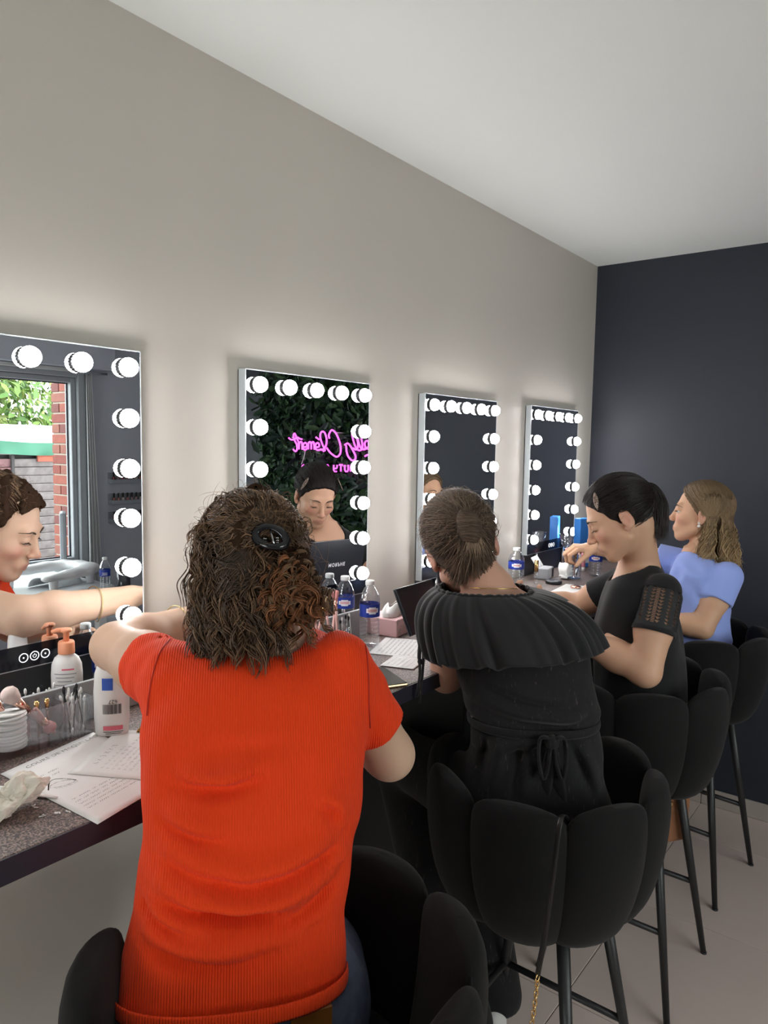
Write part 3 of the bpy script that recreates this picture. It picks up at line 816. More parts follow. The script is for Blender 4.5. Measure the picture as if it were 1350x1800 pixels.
class Kid:
    """collects parts built in room coordinates under a figure placed at origin"""
    def __init__(s, root): s.root = root; s.o = np.array(root.location)
    def fix(s, o): o.data.transform(Matrix.Translation(Vector(-s.o))); return o
def face_parts(H, root, **k):
    before = set(bpy.data.objects); H.features(root, **k)
    for o in set(bpy.data.objects) - before: o.data.transform(Matrix.Translation(-Vector(root.location)))
face_parts(W1H, w1, brow=(.05, .03, .02))

def done(o, root): o.data.transform(Matrix.Translation(-Vector(root.location))); return o
# shirt: fine vertical ribs, cross folds on the back, short sleeves
W1FOLDS = [  # creases across the back: points (side offset, height) in metres from photo rows, amplitude, width
    ([(290, 1232), (420, 1250), (560, 1238), (640, 1225)], .0085, .013), ([(330, 1290), (450, 1302), (560, 1290)], .0065, .011),
    ([(268, 1368), (380, 1385), (480, 1362)], .006, .008), ([(262, 1440), (330, 1470), (420, 1482)], .004, .008),
    ([(255, 1508), (340, 1545), (450, 1568), (560, 1545), (606, 1520)], .0065, .009), ([(246, 1585), (330, 1612), (470, 1628), (600, 1592)], .0095, .009),
    ([(236, 1622), (290, 1650), (380, 1660)], .006, .008), ([(228, 1680), (300, 1700), (400, 1712), (540, 1690)], .005, .010),
    ([(560, 1430), (600, 1460), (620, 1500)], .004, .008), ([(300, 1125), (272, 1180), (262, 1260)], .005, .006), ([(320, 1150), (350, 1180), (420, 1190)], .004, .008),
    ([(585, 1105), (590, 1140), (580, 1180)], .004, .006), ([(618, 1110), (615, 1150)], .004, .006), ([(450, 1660), (540, 1640), (606, 1600)], .005, .008)]
def folds_uz(loft, O, FL, dep):
    out = []
    for pl, am, wd in FL:
        q = np.array([at(x, y, dep(y)) for x, y in spline([np.array(p, float) for p in pl], 6)]) - O
        out.append((np.stack([q @ loft.Rt, q[:, 2]], 1).astype(f32), am * 2.8, wd * 1.8))
    return out
_fl = folds_uz(w1torso, W1O, W1FOLDS, lambda y: np.interp(y, [1100, 1300, 1600, 1800], [1.06, .985, .91, .87]))
def fold_d(loft, FL, P, back=-1):
    u, w, z = loft.loc(P); uz = np.stack([u, z], 1)
    d = np.zeros(len(P), f32)
    for q, am, wd in FL:
        m = (uz[:, 0] > q[:, 0].min() - 3 * wd) & (uz[:, 0] < q[:, 0].max() + 3 * wd) & (uz[:, 1] > q[:, 1].min() - 3 * wd) & (uz[:, 1] < q[:, 1].max() + 3 * wd)
        if not m.any(): continue
        dd = np.full(m.sum(), 1e9, f32); sg = np.zeros(m.sum(), f32)
        S = uz[m]
        for i in range(len(q) - 1):
            ab = q[i + 1] - q[i]; t = np.clip(((S - q[i]) @ ab) / max(float(ab @ ab), 1e-9), 0, 1)
            r = S - q[i] - t[:, None] * ab; l = np.linalg.norm(r, axis=1)
            fade = math.sin(math.pi * (i + .5) / (len(q) - 1))
            k = l < dd; dd[k] = l[k]; sg[k] = np.sign(ab[0] * r[k, 1] - ab[1] * r[k, 0]) * fade * (1 if ab[0] > -1e-4 or abs(ab[1]) > abs(ab[0]) else -1)
        x = dd / wd * np.sign(sg)
        d[m] += am * np.abs(sg) * (np.exp(-(x - .6) ** 2) - .8 * np.exp(-((x + .55) / .6) ** 2))
    return d * np.clip(-w / .04 + .3, 0, 1).astype(f32)
kR, kL = at(656, 1270, 1.19), at(262, 1168, 1.18)
dR, dL = nrm(eR - sR), nrm(eL - sL)
cutR = nrm(dR + np.array([0, 0, -.25]))
def w1_shirt(P):
    d0 = w1torso(P)
    d = d0 - fold_d(w1torso, _fl, P) - fold_field(P, 3, 34, .0016)
    for s_, k_, d_, r0, r1 in ((sR, kR, dR, .052, .054), (sL, kL, dL, .054, .060)):
        t = s_ + d_ * np.dot(k_ - s_, d_)
        sl = sd_cone(P, s_ - d_ * .02, t + d_ * .03, r0, r1) - fold_field(P, 9, 60, .002)
        sl = np.maximum(sl, ((P - t.astype(f32)) @ d_.astype(f32)))
        d = smin(d, sl, .022)
    for s_, k_, d_, r1 in ((sR, kR, dR, .0500), (sL, kL, dL, .0555)):
        t = s_ + d_ * np.dot(k_ - s_, d_)
        d = np.maximum(d, -sd_cone(P, t - d_ * .022, t + d_ * .08, r1 - .004, r1))
    nd = nrm(W1H.l2w((0, -.02, -.05)) - neck1)
    d = smax(d, -sd_cone(P, neck1 - nd * .02, neck1 + nd * .10, .060, .075), .006)
    d = np.maximum(d, HEM1 + HEMK * np.clip(-w1torso.loc(P)[1] + .02, 0, 1) - P[:, 2])
    return d
HEM1 = float(at(612, 1742, 1.0)[2]); HEMK = .27
shirt_m = mat('orange_ribbed_cotton', (.84, .055, .008), .75, spec=.15, sheen=.06, bump=(300, .1, .001), var=(5, (.79, .048, .007), .5))
rib_bump(shirt_m, 'rib', 2 * math.pi / .0036, .55, .0010)
o, V = sd_obj('shirt', w1_shirt, (.25, -.95, HEM1 - .01), (1.15, -.25, 1.46), .0032, shirt_m, w1, origin=W1O, slack=2.6, smooth=3)
u_, w_, z_ = w1torso.loc(V); set_attr(o, 'rib', u_ * 1.0)
b = B()                                                         # hem band and neck band
hz = HEM1 + .010
def ring_pts(loft, z, grow, n=72):
    i = np.argmin(abs(loft.zz - z)); uc, wc, a, bb = [t[i] for t in loft.T]
    out = []
    for k in range(n):
        t = 2 * math.pi * k / n; c, s = math.cos(t), math.sin(t)
        e = 2 / loft.p
        out.append(loft.O + loft.Rt * (uc + (a + grow) * math.copysign(abs(c) ** e, c)) + loft.Fw * (wc + (bb + grow) * math.copysign(abs(s) ** e, s)) + np.array([0, 0, z]))
    return out
hp = [q + np.array([0, 0, HEMK * max(0, .02 - float((q - W1O) @ W1F))]) for q in ring_pts(w1torso, hz, .0008, 96)]
tube(b, hp, .010, 8, closed=True, sx=.16, sy=1.0); hb_ = done(obj('hem_band', b, shirt_m, w1, True), w1); set_attr(hb_, 'rib', np.array([v.co[:] for v in hb_.data.vertices]) @ W1R)
def trace(fn, px, py, d0=.8, d1=2.2, lift=.0):
    """first point of a surface along a line of sight"""
    t = d0
    while t < d1:
        d = float(fn(at(px, py, t)[None].astype(f32))[0]) - lift
        if d < 4e-4: return at(px, py, t)
        t += max(d * .6, 4e-4)
    return None
for pl in ([(642, 1128), (646, 1160), (648, 1200), (649, 1240), (651, 1280)], [(300, 1122), (282, 1145), (270, 1180), (262, 1220), (258, 1258)]):   # sleeve seams
    q = [trace(w1_shirt, x, y, lift=.0004) for x, y in spline([np.array(p, float) for p in pl], 5)]; q = [x for x in q if x is not None]
    if len(q) > 3: b = B(); tube(b, q, .0011, 6); done(obj('seam', b, mat('dark_orange_thread', (.42, .020, .006), .8), w1, True), w1)
# jeans
jean_m = mat('blue_denim', (.085, .105, .165), .8, spec=.2, bump=(700, .35, .001), var=(40, (.14, .165, .235), .7))
hipc = np.array([.655, -.665, .80])
kneeL, kneeR = hipc + W1F * .40 - W1R * .13 + np.array([0, 0, -.03]), hipc + W1F * .40 + W1R * .12 + np.array([0, 0, -.03])
def w1_jeans(P):
    d = np.maximum(w1torso(P, -.010), P[:, 2] - HEM1 - .03 - HEMK * np.clip(-w1torso.loc(P)[1] + .02, 0, 1))
    d = np.maximum(d, .735 - P[:, 2] + 0)
    for kx, sg in ((kneeL, -1), (kneeR, 1)):
        d = smin(d, sd_cone(P, hipc + W1R * .085 * sg + np.array([0, 0, .02]), kx, .083, .062), .05)
        d = smin(d, sd_cone(P, kx, kx + np.array([0, 0, -.40]) - W1F * .06, .062, .050), .03)
    return d - fold_field(P, 21, 40, .002)
sd_obj('jeans', w1_jeans, (.30, -.95, .24), (1.30, -.10, HEM1 + .16), .0055, jean_m, w1, origin=W1O)
sneak_m = mat('white_sneaker', (.62, .60, .58), .6)
def sneaker(root, heel, fdir, s=1.0):
    fdir = nrm(fdir); rt = np.cross(fdir, (0, 0, 1)); up = np.array([0, 0, 1.0])
    R = np.stack([rt, fdir, up], 1); heel = np.asarray(heel, float)
    f = lambda P: np.maximum(smin(smin(sd_ell(P, heel + fdir * .17 + up * .03, (.044, .085, .034), R), sd_ell(P, heel + fdir * .05 + up * .042, (.036, .062, .048), R), .04), sd_cone(P, heel + fdir * .02 + up * .05, heel + fdir * .02 + up * .09, .037, .036), .02), (heel[2] + .012) - P[:, 2])
    o, _ = sd_obj('sneaker', f, heel - .13 - abs(fdir) * .1, heel + .13 + abs(fdir) * .2, .0045, sneak_m, root, origin=np.array(root.location))
    b = B(); pts = []
    for k in range(28):
        t = 2 * math.pi * k / 28; pts.append(heel + fdir * (.105 + .142 * math.cos(t)) + rt * (.041 + .006 * math.cos(t)) * math.sin(t))
    top = [b.verts.new(p + up * .024) for p in pts]; bot = [b.verts.new(p) for p in pts]
    b.faces.new(top); b.faces.new(bot[::-1])
    for k in range(28): b.faces.new((top[k], bot[k], bot[(k + 1) % 28], top[(k + 1) % 28]))
    done(obj('sole', b, mat('white_sole', (.74, .73, .71), .5), o), root)
for kx in (kneeL, kneeR): sneaker(w1, kx + np.array([0, 0, -.505]) - W1F * .10, W1F)
b = B()
i0 = np.argmin(abs(w1torso.zz - (HEM1 - .03))); uc, wc, aa, bb = [t[i0] for t in w1torso.T]
P0 = trace(w1_jeans, 546, 1792)
if P0 is None: P0 = W1O + W1R * (uc + aa * .42) + W1F * (wc - bb * .965) + np.array([0, 0, HEM1 - .022])
vs = box(b, -.027, .027, -.0025, .0025, -.017, .017, .0015); xf(b, vs, basis(P0 - W1F * .0045 + W1R * .001, nrm(W1R + W1F * .20), nrm(W1F - W1R * .20), (0, 0, 1)))
done(obj('leather_patch', b, mat('tan_leather', (.33, .125, .025), .5, bump=(200, .2, .001)), w1), w1)
# bracelet on the left forearm
fa = nrm(wL - eL); ctr_ = eL + fa * np.linalg.norm(wL - eL) * .68; n1 = nrm(np.cross(fa, (0, 0, 1))); n2 = np.cross(fa, n1)
b = B(); tube(b, [ctr_ + (n1 * math.cos(t) + n2 * math.sin(t)) * .0405 + fa * .004 * math.sin(2 * t) for t in np.linspace(0, 2 * math.pi, 32, endpoint=False)], .0012, 6, closed=True)
tube(b, [ctr_ - n2 * 0 + n1 * .0405 + fa * .004, ctr_ + n1 * .043 + np.array([0, 0, -.02]), ctr_ + n1 * .042 + np.array([0, 0, -.032])], .0011, 5)
done(obj('bracelet', b, mat('gold_bracelet', (.45, .33, .14), .35, .8), w1), w1)

# hair of the woman in orange: loose curls, upper half caught in a black claw clip
hair_dark = mat('brown_hair', (.05, .03, .02), .5, spec=.35, vcol=True)
def hair_noise(q, seed, sc, amp): return fold_field(q, seed, sc, amp)
def w1_hair(P):
    q = W1H.w2l(P)
    d = sd_ell(q, (0, -.016, .031), (.089, .111, .099))
    d = smin(d, sd_ell(q, (.046, -.078, -.040), (.052, .044, .060)), .02)
    d = smin(d, sd_ell(q, (-.047, -.042, -.058), (.036, .048, .066)), .03)
    d = smin(d, sd_ell(q, (0, -.070, -.055), (.072, .044, .062)), .03)
    d = smax(d, ((q[:, 1] - .074) * .812 - (q[:, 2] - .088) * .58).astype(f32), .008)
    d = smax(d, -sd_ell(q, (0, .100, -.060), (.070, .085, .095)), .008)
    return d - hair_noise(q, 5, 90, .0045) - hair_noise(q, 6, 210, .0022)
sd_obj('hair', w1_hair, W1H.c - .2, W1H.c + .2, .0034, None, w1, origin=W1O)
hm = bpy.data.objects[[o.name for o in bpy.data.objects if o.name.startswith('hair')][-1]]
hm.data.materials.append(mat('brown_hair_mass', (.036, .020, .012), .95, spec=.05, bump=(260, .6, .002)))
g = rnd(11)
def arc(a, c, t):                                                # path over the skull from direction a to direction c
    a, c = nrm(a), nrm(c); th = math.acos(np.clip(a @ c, -1, 1))
    return (np.sin((1 - t) * th)[:, None] * a + np.sin(t * th)[:, None] * c) / max(math.sin(th), 1e-6)
E1c, E1r = np.array((0, -.020, .028)), np.array((.089, .104, .096))
clipdir = nrm(np.array((.030, -.125, .018)) / 1.0)
lines, cols = [], []
t_ = np.linspace(0, 1, 16)
for k in range(1500):
    az = g.uniform(-1.02, 1.02) * math.pi; el = g.uniform(-.25, 1.45)
    r0 = np.array((math.sin(az) * math.cos(el), math.cos(az) * math.cos(el), math.sin(el)))
    q0 = E1c + r0 * E1r
    if (q0[1] - .070) * .812 - (q0[2] - .088) * .58 > 0: continue
    end = nrm(clipdir + g.normal(size=3) * .12)
    dr = arc(r0, end, t_ * g.uniform(.75, 1))
    off = g.uniform(.99, 1.06) + .035 * np.sin(t_ * math.pi) * g.uniform(0, 1) + .012 * np.sin(t_ * g.uniform(8, 22) + g.uniform(0, 6))
    p = E1c + dr * E1r * off[:, None]
    p += (np.sin(t_ * g.uniform(8, 20) + g.uniform(0, 6)) * .0030)[:, None] * np.cross(dr, end - r0 + 1e-6)
    lines.append(p @ W1H.R.T + W1H.c - W1O)
    m = g.uniform() ** 1.6; c = np.array((.060, .038, .026)) * (1 - m) + np.array((.34, .20, .11)) * m
    cols.append(c)
strands('hair_strand', lines, g.uniform(.0006, .0012, len(lines)), hair_dark, w1, cols)['kind'] = 'stuff'
lines, cols = [], []
def lock(start, direc, length, rad, turns, n, col, spread=.004, npt=34, fade=.6):
    direc = nrm(direc); a = nrm(np.cross(direc, g.normal(size=3))); b_ = np.cross(direc, a); ph = g.uniform(0, 6.28)
    t = np.linspace(0, 1, npt); sgn = g.choice([-1, 1])
    for _ in range(n):
        jit = g.normal(size=3) * spread; r = rad * g.uniform(.75, 1.2); L = length * g.uniform(.8, 1.1)
        env = np.clip(t * 3, 0, 1) * (1 - .3 * t)
        w = turns * 2 * math.pi * t * sgn + ph + g.normal() * .25
        p = np.asarray(start) + jit + direc * (t * L)[:, None] + (a * np.cos(w)[:, None] + b_ * np.sin(w)[:, None]) * (r * env)[:, None] + np.array((0, 0, -1.0)) * (.012 * t * t)[:, None]
        lines.append(p @ W1H.R.T + W1H.c - W1O)
        m = np.clip(g.normal(.5, .25), 0, 1); cols.append(np.asarray(col) * (.45 + .9 * m))
aub, brn, dkb = np.array((.30, .120, .050)), np.array((.21, .120, .066)), np.array((.085, .052, .034))
for k in range(130):                                             # bunch of curls low on the right
    d0 = nrm(g.normal(size=3) * (1, .8, 1) + (.25, -.9, .1))
    s0 = np.array((.046, -.080, -.042)) + d0 * np.array((.046, .044, .058)) * g.uniform(.85, 1.05)
    dirn = nrm(np.array((g.normal() * .35 - .1, -.12 + g.normal() * .15, -.9)) + d0 * .22)
    lock(s0, dirn, g.uniform(.030, .060), g.uniform(.0065, .0115), g.uniform(1.2, 2.4), 9, aub * (1 - .5 * g.uniform()) if g.uniform() < .6 else brn, .0011)
for k in range(170):                                             # looser strands over the left side and nape
    x = g.uniform(-.092, .035); s0 = np.array((x, -.121 + abs(x + .01) ** 2 * 6.5, g.uniform(-.095, .03)))
    lock(s0, (g.normal() * .15 - .03, .03 + g.normal() * .10, -1), g.uniform(.05, .09), g.uniform(.004, .0085), g.uniform(1.2, 2.6), 8, dkb if g.uniform() < .5 else brn * .7, .0022)
for k in range(90):                                             # smooth hair drawn across the left side to the clip
    a0 = g.uniform(-2.5, -1.75); z0 = g.uniform(-.10, .0); s0 = np.array((.080 * math.sin(a0), -.02 + .085 * math.cos(a0), z0))
    e0 = np.array((.0, -.122, -.01 + g.normal() * .02)); tq = np.linspace(0, 1, 34)
    for _ in range(7):
        mid = (s0 + e0) / 2 + np.array((-.026, -.044, -.016)) + g.normal(size=3) * .004; wv = np.sin(tq * g.uniform(8, 16) + g.uniform(0, 6)) * .003
        p = (1 - tq)[:, None] ** 2 * (s0 + g.normal(size=3) * .004) + 2 * ((1 - tq) * tq)[:, None] * mid + (tq ** 2)[:, None] * e0 + wv[:, None] * np.array((0, .3, 1))
        lines.append(p @ W1H.R.T + W1H.c - W1O); cols.append(dkb * g.uniform(.4, 1.3))
for k in range(16):                                             # ringlets on the left beside the neck
    s0 = np.array((-.085 + g.normal() * .010, -.02 + g.normal() * .02, -.045 + g.normal() * .02))
    lock(s0, (-.15 + g.normal() * .2, g.normal() * .2, -1), g.uniform(.07, .11), g.uniform(.008, .014), g.uniform(1.2, 2.0), 7, brn * .8, .002)
for k in range(26):                                             # crown waves
    az = g.uniform(-2.4, 2.4); el = g.uniform(.1, 1.2); r0 = np.array((math.sin(az) * math.cos(el), math.cos(az) * math.cos(el) - .3, math.sin(el)))
    s0 = E1c + nrm(r0) * E1r * 1.0
    lock(s0, np.array((g.normal() * .3, -1, -.5)) + nrm(r0) * .10, g.uniform(.04, .07), g.uniform(.004, .008), g.uniform(.8, 1.6), 8, brn * g.uniform(.5, 1.1), .004)
strands('curl_strand', lines, g.uniform(.0007, .0013, len(lines)), hair_dark, w1, cols)['kind'] = 'stuff'
lines, cols = [], []
t_ = np.linspace(0, 1, 12)
for k in range(420):                                            # flyaway hairs
    d0 = nrm(g.normal(size=3)); 
    if d0[1] > .2 and d0[2] < .6: continue
    c0 = E1c if g.uniform() < .7 else np.array((.050, -.078, -.035)); rr_ = E1r if c0 is E1c else np.array((.056, .046, .060))
    s0 = c0 + d0 * rr_ * 1.02; tan = nrm(np.cross(d0, g.normal(size=3))); L = g.uniform(.02, .06)
    p = s0 + tan * (t_ * L)[:, None] + d0 * (np.sin(t_ * g.uniform(1.5, 5)) * g.uniform(.006, .02))[:, None]
    lines.append(p @ W1H.R.T + W1H.c - W1O); cols.append(brn * g.uniform(.5, 1.3))
strands('flyaway_hair', lines, np.full(len(lines), .00032), hair_dark, w1, cols)['kind'] = 'stuff'
clip_m = mat('glossy_black_plastic', (.006, .006, .009), .12, spec=.6)
cc = np.array((.028, -.130, .018)); cr, cu_, cn = np.array((1, 0, 0.0)), np.array((0, .12, .99)), np.array((0, -.99, .12))
b = B()
loop = [W1H.l2w(cc + cr * (.023 * math.cos(t)) + cu_ * (.0165 * math.sin(t) - .006 * math.cos(t)) + cn * .006 * math.sin(t) ** 2) for t in np.linspace(0, 2 * math.pi, 36, endpoint=False)]
tube(b, loop, [.0042 + .0022 * abs(math.cos(t)) for t in np.linspace(0, 2 * math.pi, 36, endpoint=False)], 8, closed=True, sx=1.2, sy=.8)
co_ = done(obj('claw_clip', b, clip_m, w1, True), w1)
b = B()
for sg in (-1, 1):
    for k in range(4):
        p0 = cc + cr * sg * .004 + cu_ * (-.014 + k * .004); tube(b, [W1H.l2w(p0), W1H.l2w(p0 + cn * .006 + cr * sg * .006), W1H.l2w(p0 - cn * .012 + cr * sg * .012)], [.0016, .0014, .0006], 6)
tube(b, [W1H.l2w(cc + cu_ * .015 + cn * .004), W1H.l2w(cc - cu_ * .017 + cr * .005 + cn * .006)], .0017, 8)
done(obj('clip_spring', b, mat('steel_clip', (.4, .4, .42), .2, 1.0), co_, True), w1)
# ------------------------------------------------------------------ hair helpers shared by the other three women
def cap_fn(H, extra=None, grow=.011, nape=-.075, seed=1, ear=True, hairline=(.080, .085)):
    def fn(P):
        q = H.w2l(P)
        d = sd_ell(q, (0, -.014, .034), (.0745 + grow, .096 + grow, .086 + grow))
        cut = (q[:, 1] - hairline[0]) * .812 - (q[:, 2] - hairline[1]) * .58
        d = smax(d, cut.astype(f32), .006); d = smax(d, nape - q[:, 2] - .25 * q[:, 1], .01)
        if ear:
            for sx in (-1, 1): d = smax(d, -sd_ell(q, (sx * .086, -.010, -.008), (.022, .020, .034)), .004)
        if extra is not None: d = extra(q, d)
        return d * H.s - fold_field(q, seed, 160, .0012)
    return fn
def to_root(H, p, root): return np.asarray(p) * H.s @ H.R.T + H.c - np.array(root.location)
def pulled_strands(H, root, m, goal, n, colA, colB, seed, grow=.013, lift=.02, r=(.0005, .0009), azr=1.0, name='hair_strand', hair_y=.62):
    """strands combed over the skull from hairline and scalp to a gathering point"""
    g = rnd(seed); c0 = np.array((0, -.014, .034)); r0_ = np.array((.0745, .096, .086)) + grow
    gd = nrm((np.asarray(goal) - c0) / r0_); lines, cols = [], []; t = np.linspace(0, 1, 14)
    while len(lines) < n:
        d0 = nrm(g.normal(size=3)); p0 = c0 + d0 * r0_
        if (p0[1] - .078) * .812 - (p0[2] - .083) * .58 > 0 or p0[2] < -.075 - .25 * p0[1]: continue
        if abs(abs(p0[0]) - .083) < .02 and abs(p0[1] + .01) < .024 and -.045 < p0[2] < .02: continue
        ge = nrm(gd + g.normal(size=3) * .10)
        if d0 @ ge < -.90: continue
        dr = arc(d0, ge, t * g.uniform(.85, 1.0))
        o = 1 + .02 * g.uniform() + lift * np.sin(t * math.pi) * g.uniform(0, 1) + .004 * np.sin(t * g.uniform(6, 14) + g.uniform(0, 6))
        lines.append(to_root(H, c0 + dr * r0_ * o[:, None], root)); k = g.uniform() ** 1.5
        cols.append(np.asarray(colA) * (1 - k) + np.asarray(colB) * k)
    o = strands(name, lines, g.uniform(r[0], r[1], n), m, root, cols); o['kind'] = 'stuff'; return o
def fly(H, root, m, n, col, seed, c0=(0, -.014, .034), rr=(.088, .110, .100), L=(.012, .04), face=True):
    g = rnd(seed); t = np.linspace(0, 1, 10); lines, cols = [], []
    while len(lines) < n:
        d0 = nrm(g.normal(size=3))
        if d0[1] > .55 or d0[2] < -.4: continue
        s0 = np.asarray(c0) + d0 * np.asarray(rr); tn = nrm(np.cross(d0, g.normal(size=3)))
        p = s0 + tn * (t * g.uniform(*L))[:, None] + d0 * (np.sin(t * g.uniform(1.5, 4)) * g.uniform(.003, .011))[:, None]
        lines.append(to_root(H, p, root)); cols.append(np.asarray(col) * g.uniform(.6, 1.4))
    o = strands('flyaway_hair', lines, np.full(n, .0003), m, root, cols); o['kind'] = 'stuff'
def new_obj_parts(root, before):
    for o in set(bpy.data.objects) - before:
        if o.type == 'MESH' and o.parent is not None: o.data.transform(Matrix.Translation(-Vector(root.location)))
blackcloth_m = mat('black_cotton', (.010, .010, .011), .85, spec=.2, sheen=.15, bump=(350, .15, .001))

# ------------------------------------------------------------------ woman in the black ruffle top
W2O = np.array([1.475, -.665, 0.0]); W2F = hdir(36); W2R = np.cross(W2F, (0, 0, 1))
w2 = thing('person', 'person seen from behind in a black ruffled outfit, light brown hair twisted up', 'person', tuple(W2O))
w2t = Loft(W2O, W2R, W2F, px_rows(W2O, W2R, W2F, [
    (1020, 822, 900, 1.715, .050), (1036, 805, 935, 1.70, .062), (1060, 778, 990, 1.69, .080), (1095, 782, 1022, 1.68, .094), (1180, 802, 1040, 1.665, .104),
    (1265, 828, 1046, 1.65, .100), (1290, 828, 1052, 1.65, .104), (1340, 824, 1060, 1.655, .118), (1410, 816, 1074, 1.655, .128), (1470, 812, 1080, 1.66, .130)]))
W2H = Head(at(812, 962, 1.76), 34, 20, -17, 1.02, .7)
neck2 = at(862, 1036, 1.70)
s2L, e2L, w2L = at(800, 1092, 1.70), at(784, 1188, 1.78), at(790, 1090, 1.93)
s2R, e2R, w2R = at(992, 1090, 1.68), at(985, 1195, 1.82), at(905, 1110, 1.98)
def w2_body(P):
    d = w2t(P, -.027)
    d = smin(d, sd_arm(P, s2L, e2L, w2L, (.046, .044, .039, .036, .025)), .03); d = smin(d, sd_arm(P, s2R, e2R, w2R, (.046, .044, .039, .036, .025)), .03)
    d = smin(d, W2H(P, neck2, (.050, .060)), .03)
    d = smin(d, sd_hand(P, w2L, at(797, 1030, 1.97) - w2L, (-.5, -.5, .3), (.7, -.5, .4), (55, 60, 65, 70), 4, (25, 30), .92), .012)
    d = smin(d, sd_hand(P, w2R, (-.1, .8, .5), (-.3, .2, .9), (-.9, .2, 0), (40, 45, 50, 55), 4, (30, 30), .92), .012)
    return d
sk2 = (.60, .345, .25)
sd_obj('body', w2_body, (1.05, -1.0, .74), (1.95, -.02, 1.62), .0036, skin_m, w2, origin=W2O, col=lambda V: W2H.paint(V, sk2))
face_parts(W2H, w2, brow=(.07, .045, .03))
suit_m = mat('black_pinstripe_fabric', (.0105, .0102, .011), .8, spec=.2, sheen=.1, bump=(220, .2, .001))
nt = suit_m.node_tree; bs_ = nt.nodes['Principled BSDF']
tc = nt.nodes.new('ShaderNodeTexCoord'); mp = nt.nodes.new('ShaderNodeMapping'); mp.inputs['Scale'].default_value = (190, 190, 7)
ns = nt.nodes.new('ShaderNodeTexNoise'); ns.inputs['Scale'].default_value = 1.0; rp = nt.nodes.new('ShaderNodeValToRGB')
rp.color_ramp.elements[0].position = .63; rp.color_ramp.elements[0].color = (.0105, .0102, .011, 1); rp.color_ramp.elements[1].position = .74; rp.color_ramp.elements[1].color = (.055, .045, .042, 1)
nt.links.new(tc.outputs['Object'], mp.inputs['Vector']); nt.links.new(mp.outputs[0], ns.inputs['Vector']); nt.links.new(ns.outputs['Fac'], rp.inputs['Fac']); nt.links.new(rp.outputs[0], bs_.inputs['Base Color'])
W2FOLDS = [([(830, 1240), (900, 1258), (1000, 1268), (1046, 1255)], .006, .010), ([(840, 1200), (930, 1232), (1030, 1240)], .005, .010), ([(850, 1330), (930, 1310), (1000, 1300)], .004, .010),
           ([(870, 1290), (865, 1340), (850, 1400)], .005, .009), ([(1010, 1300), (1030, 1350), (1050, 1400)], .005, .009), ([(920, 1300), (915, 1350), (905, 1400)], .004, .008)]
_fl2 = folds_uz(w2t, W2O, W2FOLDS, lambda y: 1.56)
zwaist = float(at(940, 1278, 1.60)[2])
hip2 = np.array([1.475, -.655, .80]); th2 = hdir(70); th2r = np.cross(th2, (0, 0, 1))
k2L, k2R = np.array([1.525, -.275, .79]), np.array([1.75, -.33, .77]); f2L, f2R = np.array([1.52, -.50, .14]), np.array([1.68, -.50, .12])
def w2_suit(P):
    d = w2t(P, .0) - fold_d(w2t, _fl2, P) - fold_field(P, 31, 36, .0022)
    u, w, z = w2t.loc(P)
    d = d + .006 * np.exp(-((z - zwaist) / .010) ** 2) - .006 * np.exp(-((z - zwaist - .028) / .02) ** 2)
    d = np.maximum(d, z - float(at(860, 1060, 1.69)[2]))
    for kx, fx, sg in ((k2L, f2L, -1), (k2R, f2R, 1)):
        d = smin(d, sd_cone(P, hip2 + W2R * .085 * sg, kx, .088, .068), .05)
        d = smin(d, sd_cone(P, kx, fx, .066, .078), .03)
    d = np.maximum(d, .10 - z)
    return d
sd_obj('jumpsuit', w2_suit, (1.02, -1.05, .09), (2.0, -.10, 1.30), .0050, suit_m, w2, origin=W2O, slack=2.4, smooth=2)
sneaker(w2, np.array([1.49, -.60, .006]), hdir(52)); sneaker(w2, np.array([1.62, -.55, .006]), hdir(72))
# the ruffle: gathered on an elastic neckline, hanging in pleats to a wavy hem
g = rnd(4)
nu, nv = 220, 26
pl = sum(a * np.sin(np.arange(nu) * 2 * math.pi / nu * k + p) for a, k, p in ((1, 23, .3), (.7, 31, 2.1), (.6, 14, 4.0), (.5, 41, 1.0)))
cN = (at(764, 1044, 1.70) + at(940, 1030, 1.67)) / 2; cH = (at(738, 1160, 1.67) + at(1058, 1124, 1.70)) / 2
V = []
for i in range(nu):
    t = 2 * math.pi * i / nu; ct, st = math.cos(t), math.sin(t)
    for j in range(nv):
        s = j / (nv - 1)
        sh = 1 - (1 - s) ** 2.4
        a = .106 + (.203 - .106) * sh; b_ = .084 + (.138 - .084) * sh
        c = cN * (1 - s) + cH * s; z = cN[2] + (cH[2] - cN[2]) * (s ** 1.25) + .008 * math.sin(s * math.pi) * (abs(ct) > .5)
        e = 2 / 2.5
        p = c + W2R * (a * math.copysign(abs(ct) ** e, ct)) + W2F * (b_ * math.copysign(abs(st) ** e, st))
        p[2] = z + .018 * ct * s + .004 * pl[i] * s * s
        nn = nrm(W2R * ct / a + W2F * st / b_)
        p = p + nn * (pl[i] * (.0016 + .0050 * s ** 1.3) + .004 * s * math.sin(3 * t + 1.0))
        V.append(p - W2O)
V = np.array(V); F = grid_faces(nu, nv, wrap_u=True)
ruf_m = mat('black_gathered_fabric', (.012, .012, .013), .75, spec=.25, sheen=.2, bump=(260, .15, .001))
ro = np_obj('ruffle', V, F, ruf_m, w2)
sm = ro.modifiers.new('thick', 'SOLIDIFY'); sm.thickness = .0022
b = B(); tube(b, [V[i * nv] + np.array([0, 0, .002 + .0012 * math.sin(i * 1.3)]) for i in range(nu)], .0045, 6, closed=True); obj('elastic_neckline', b, ruf_m, ro, True)
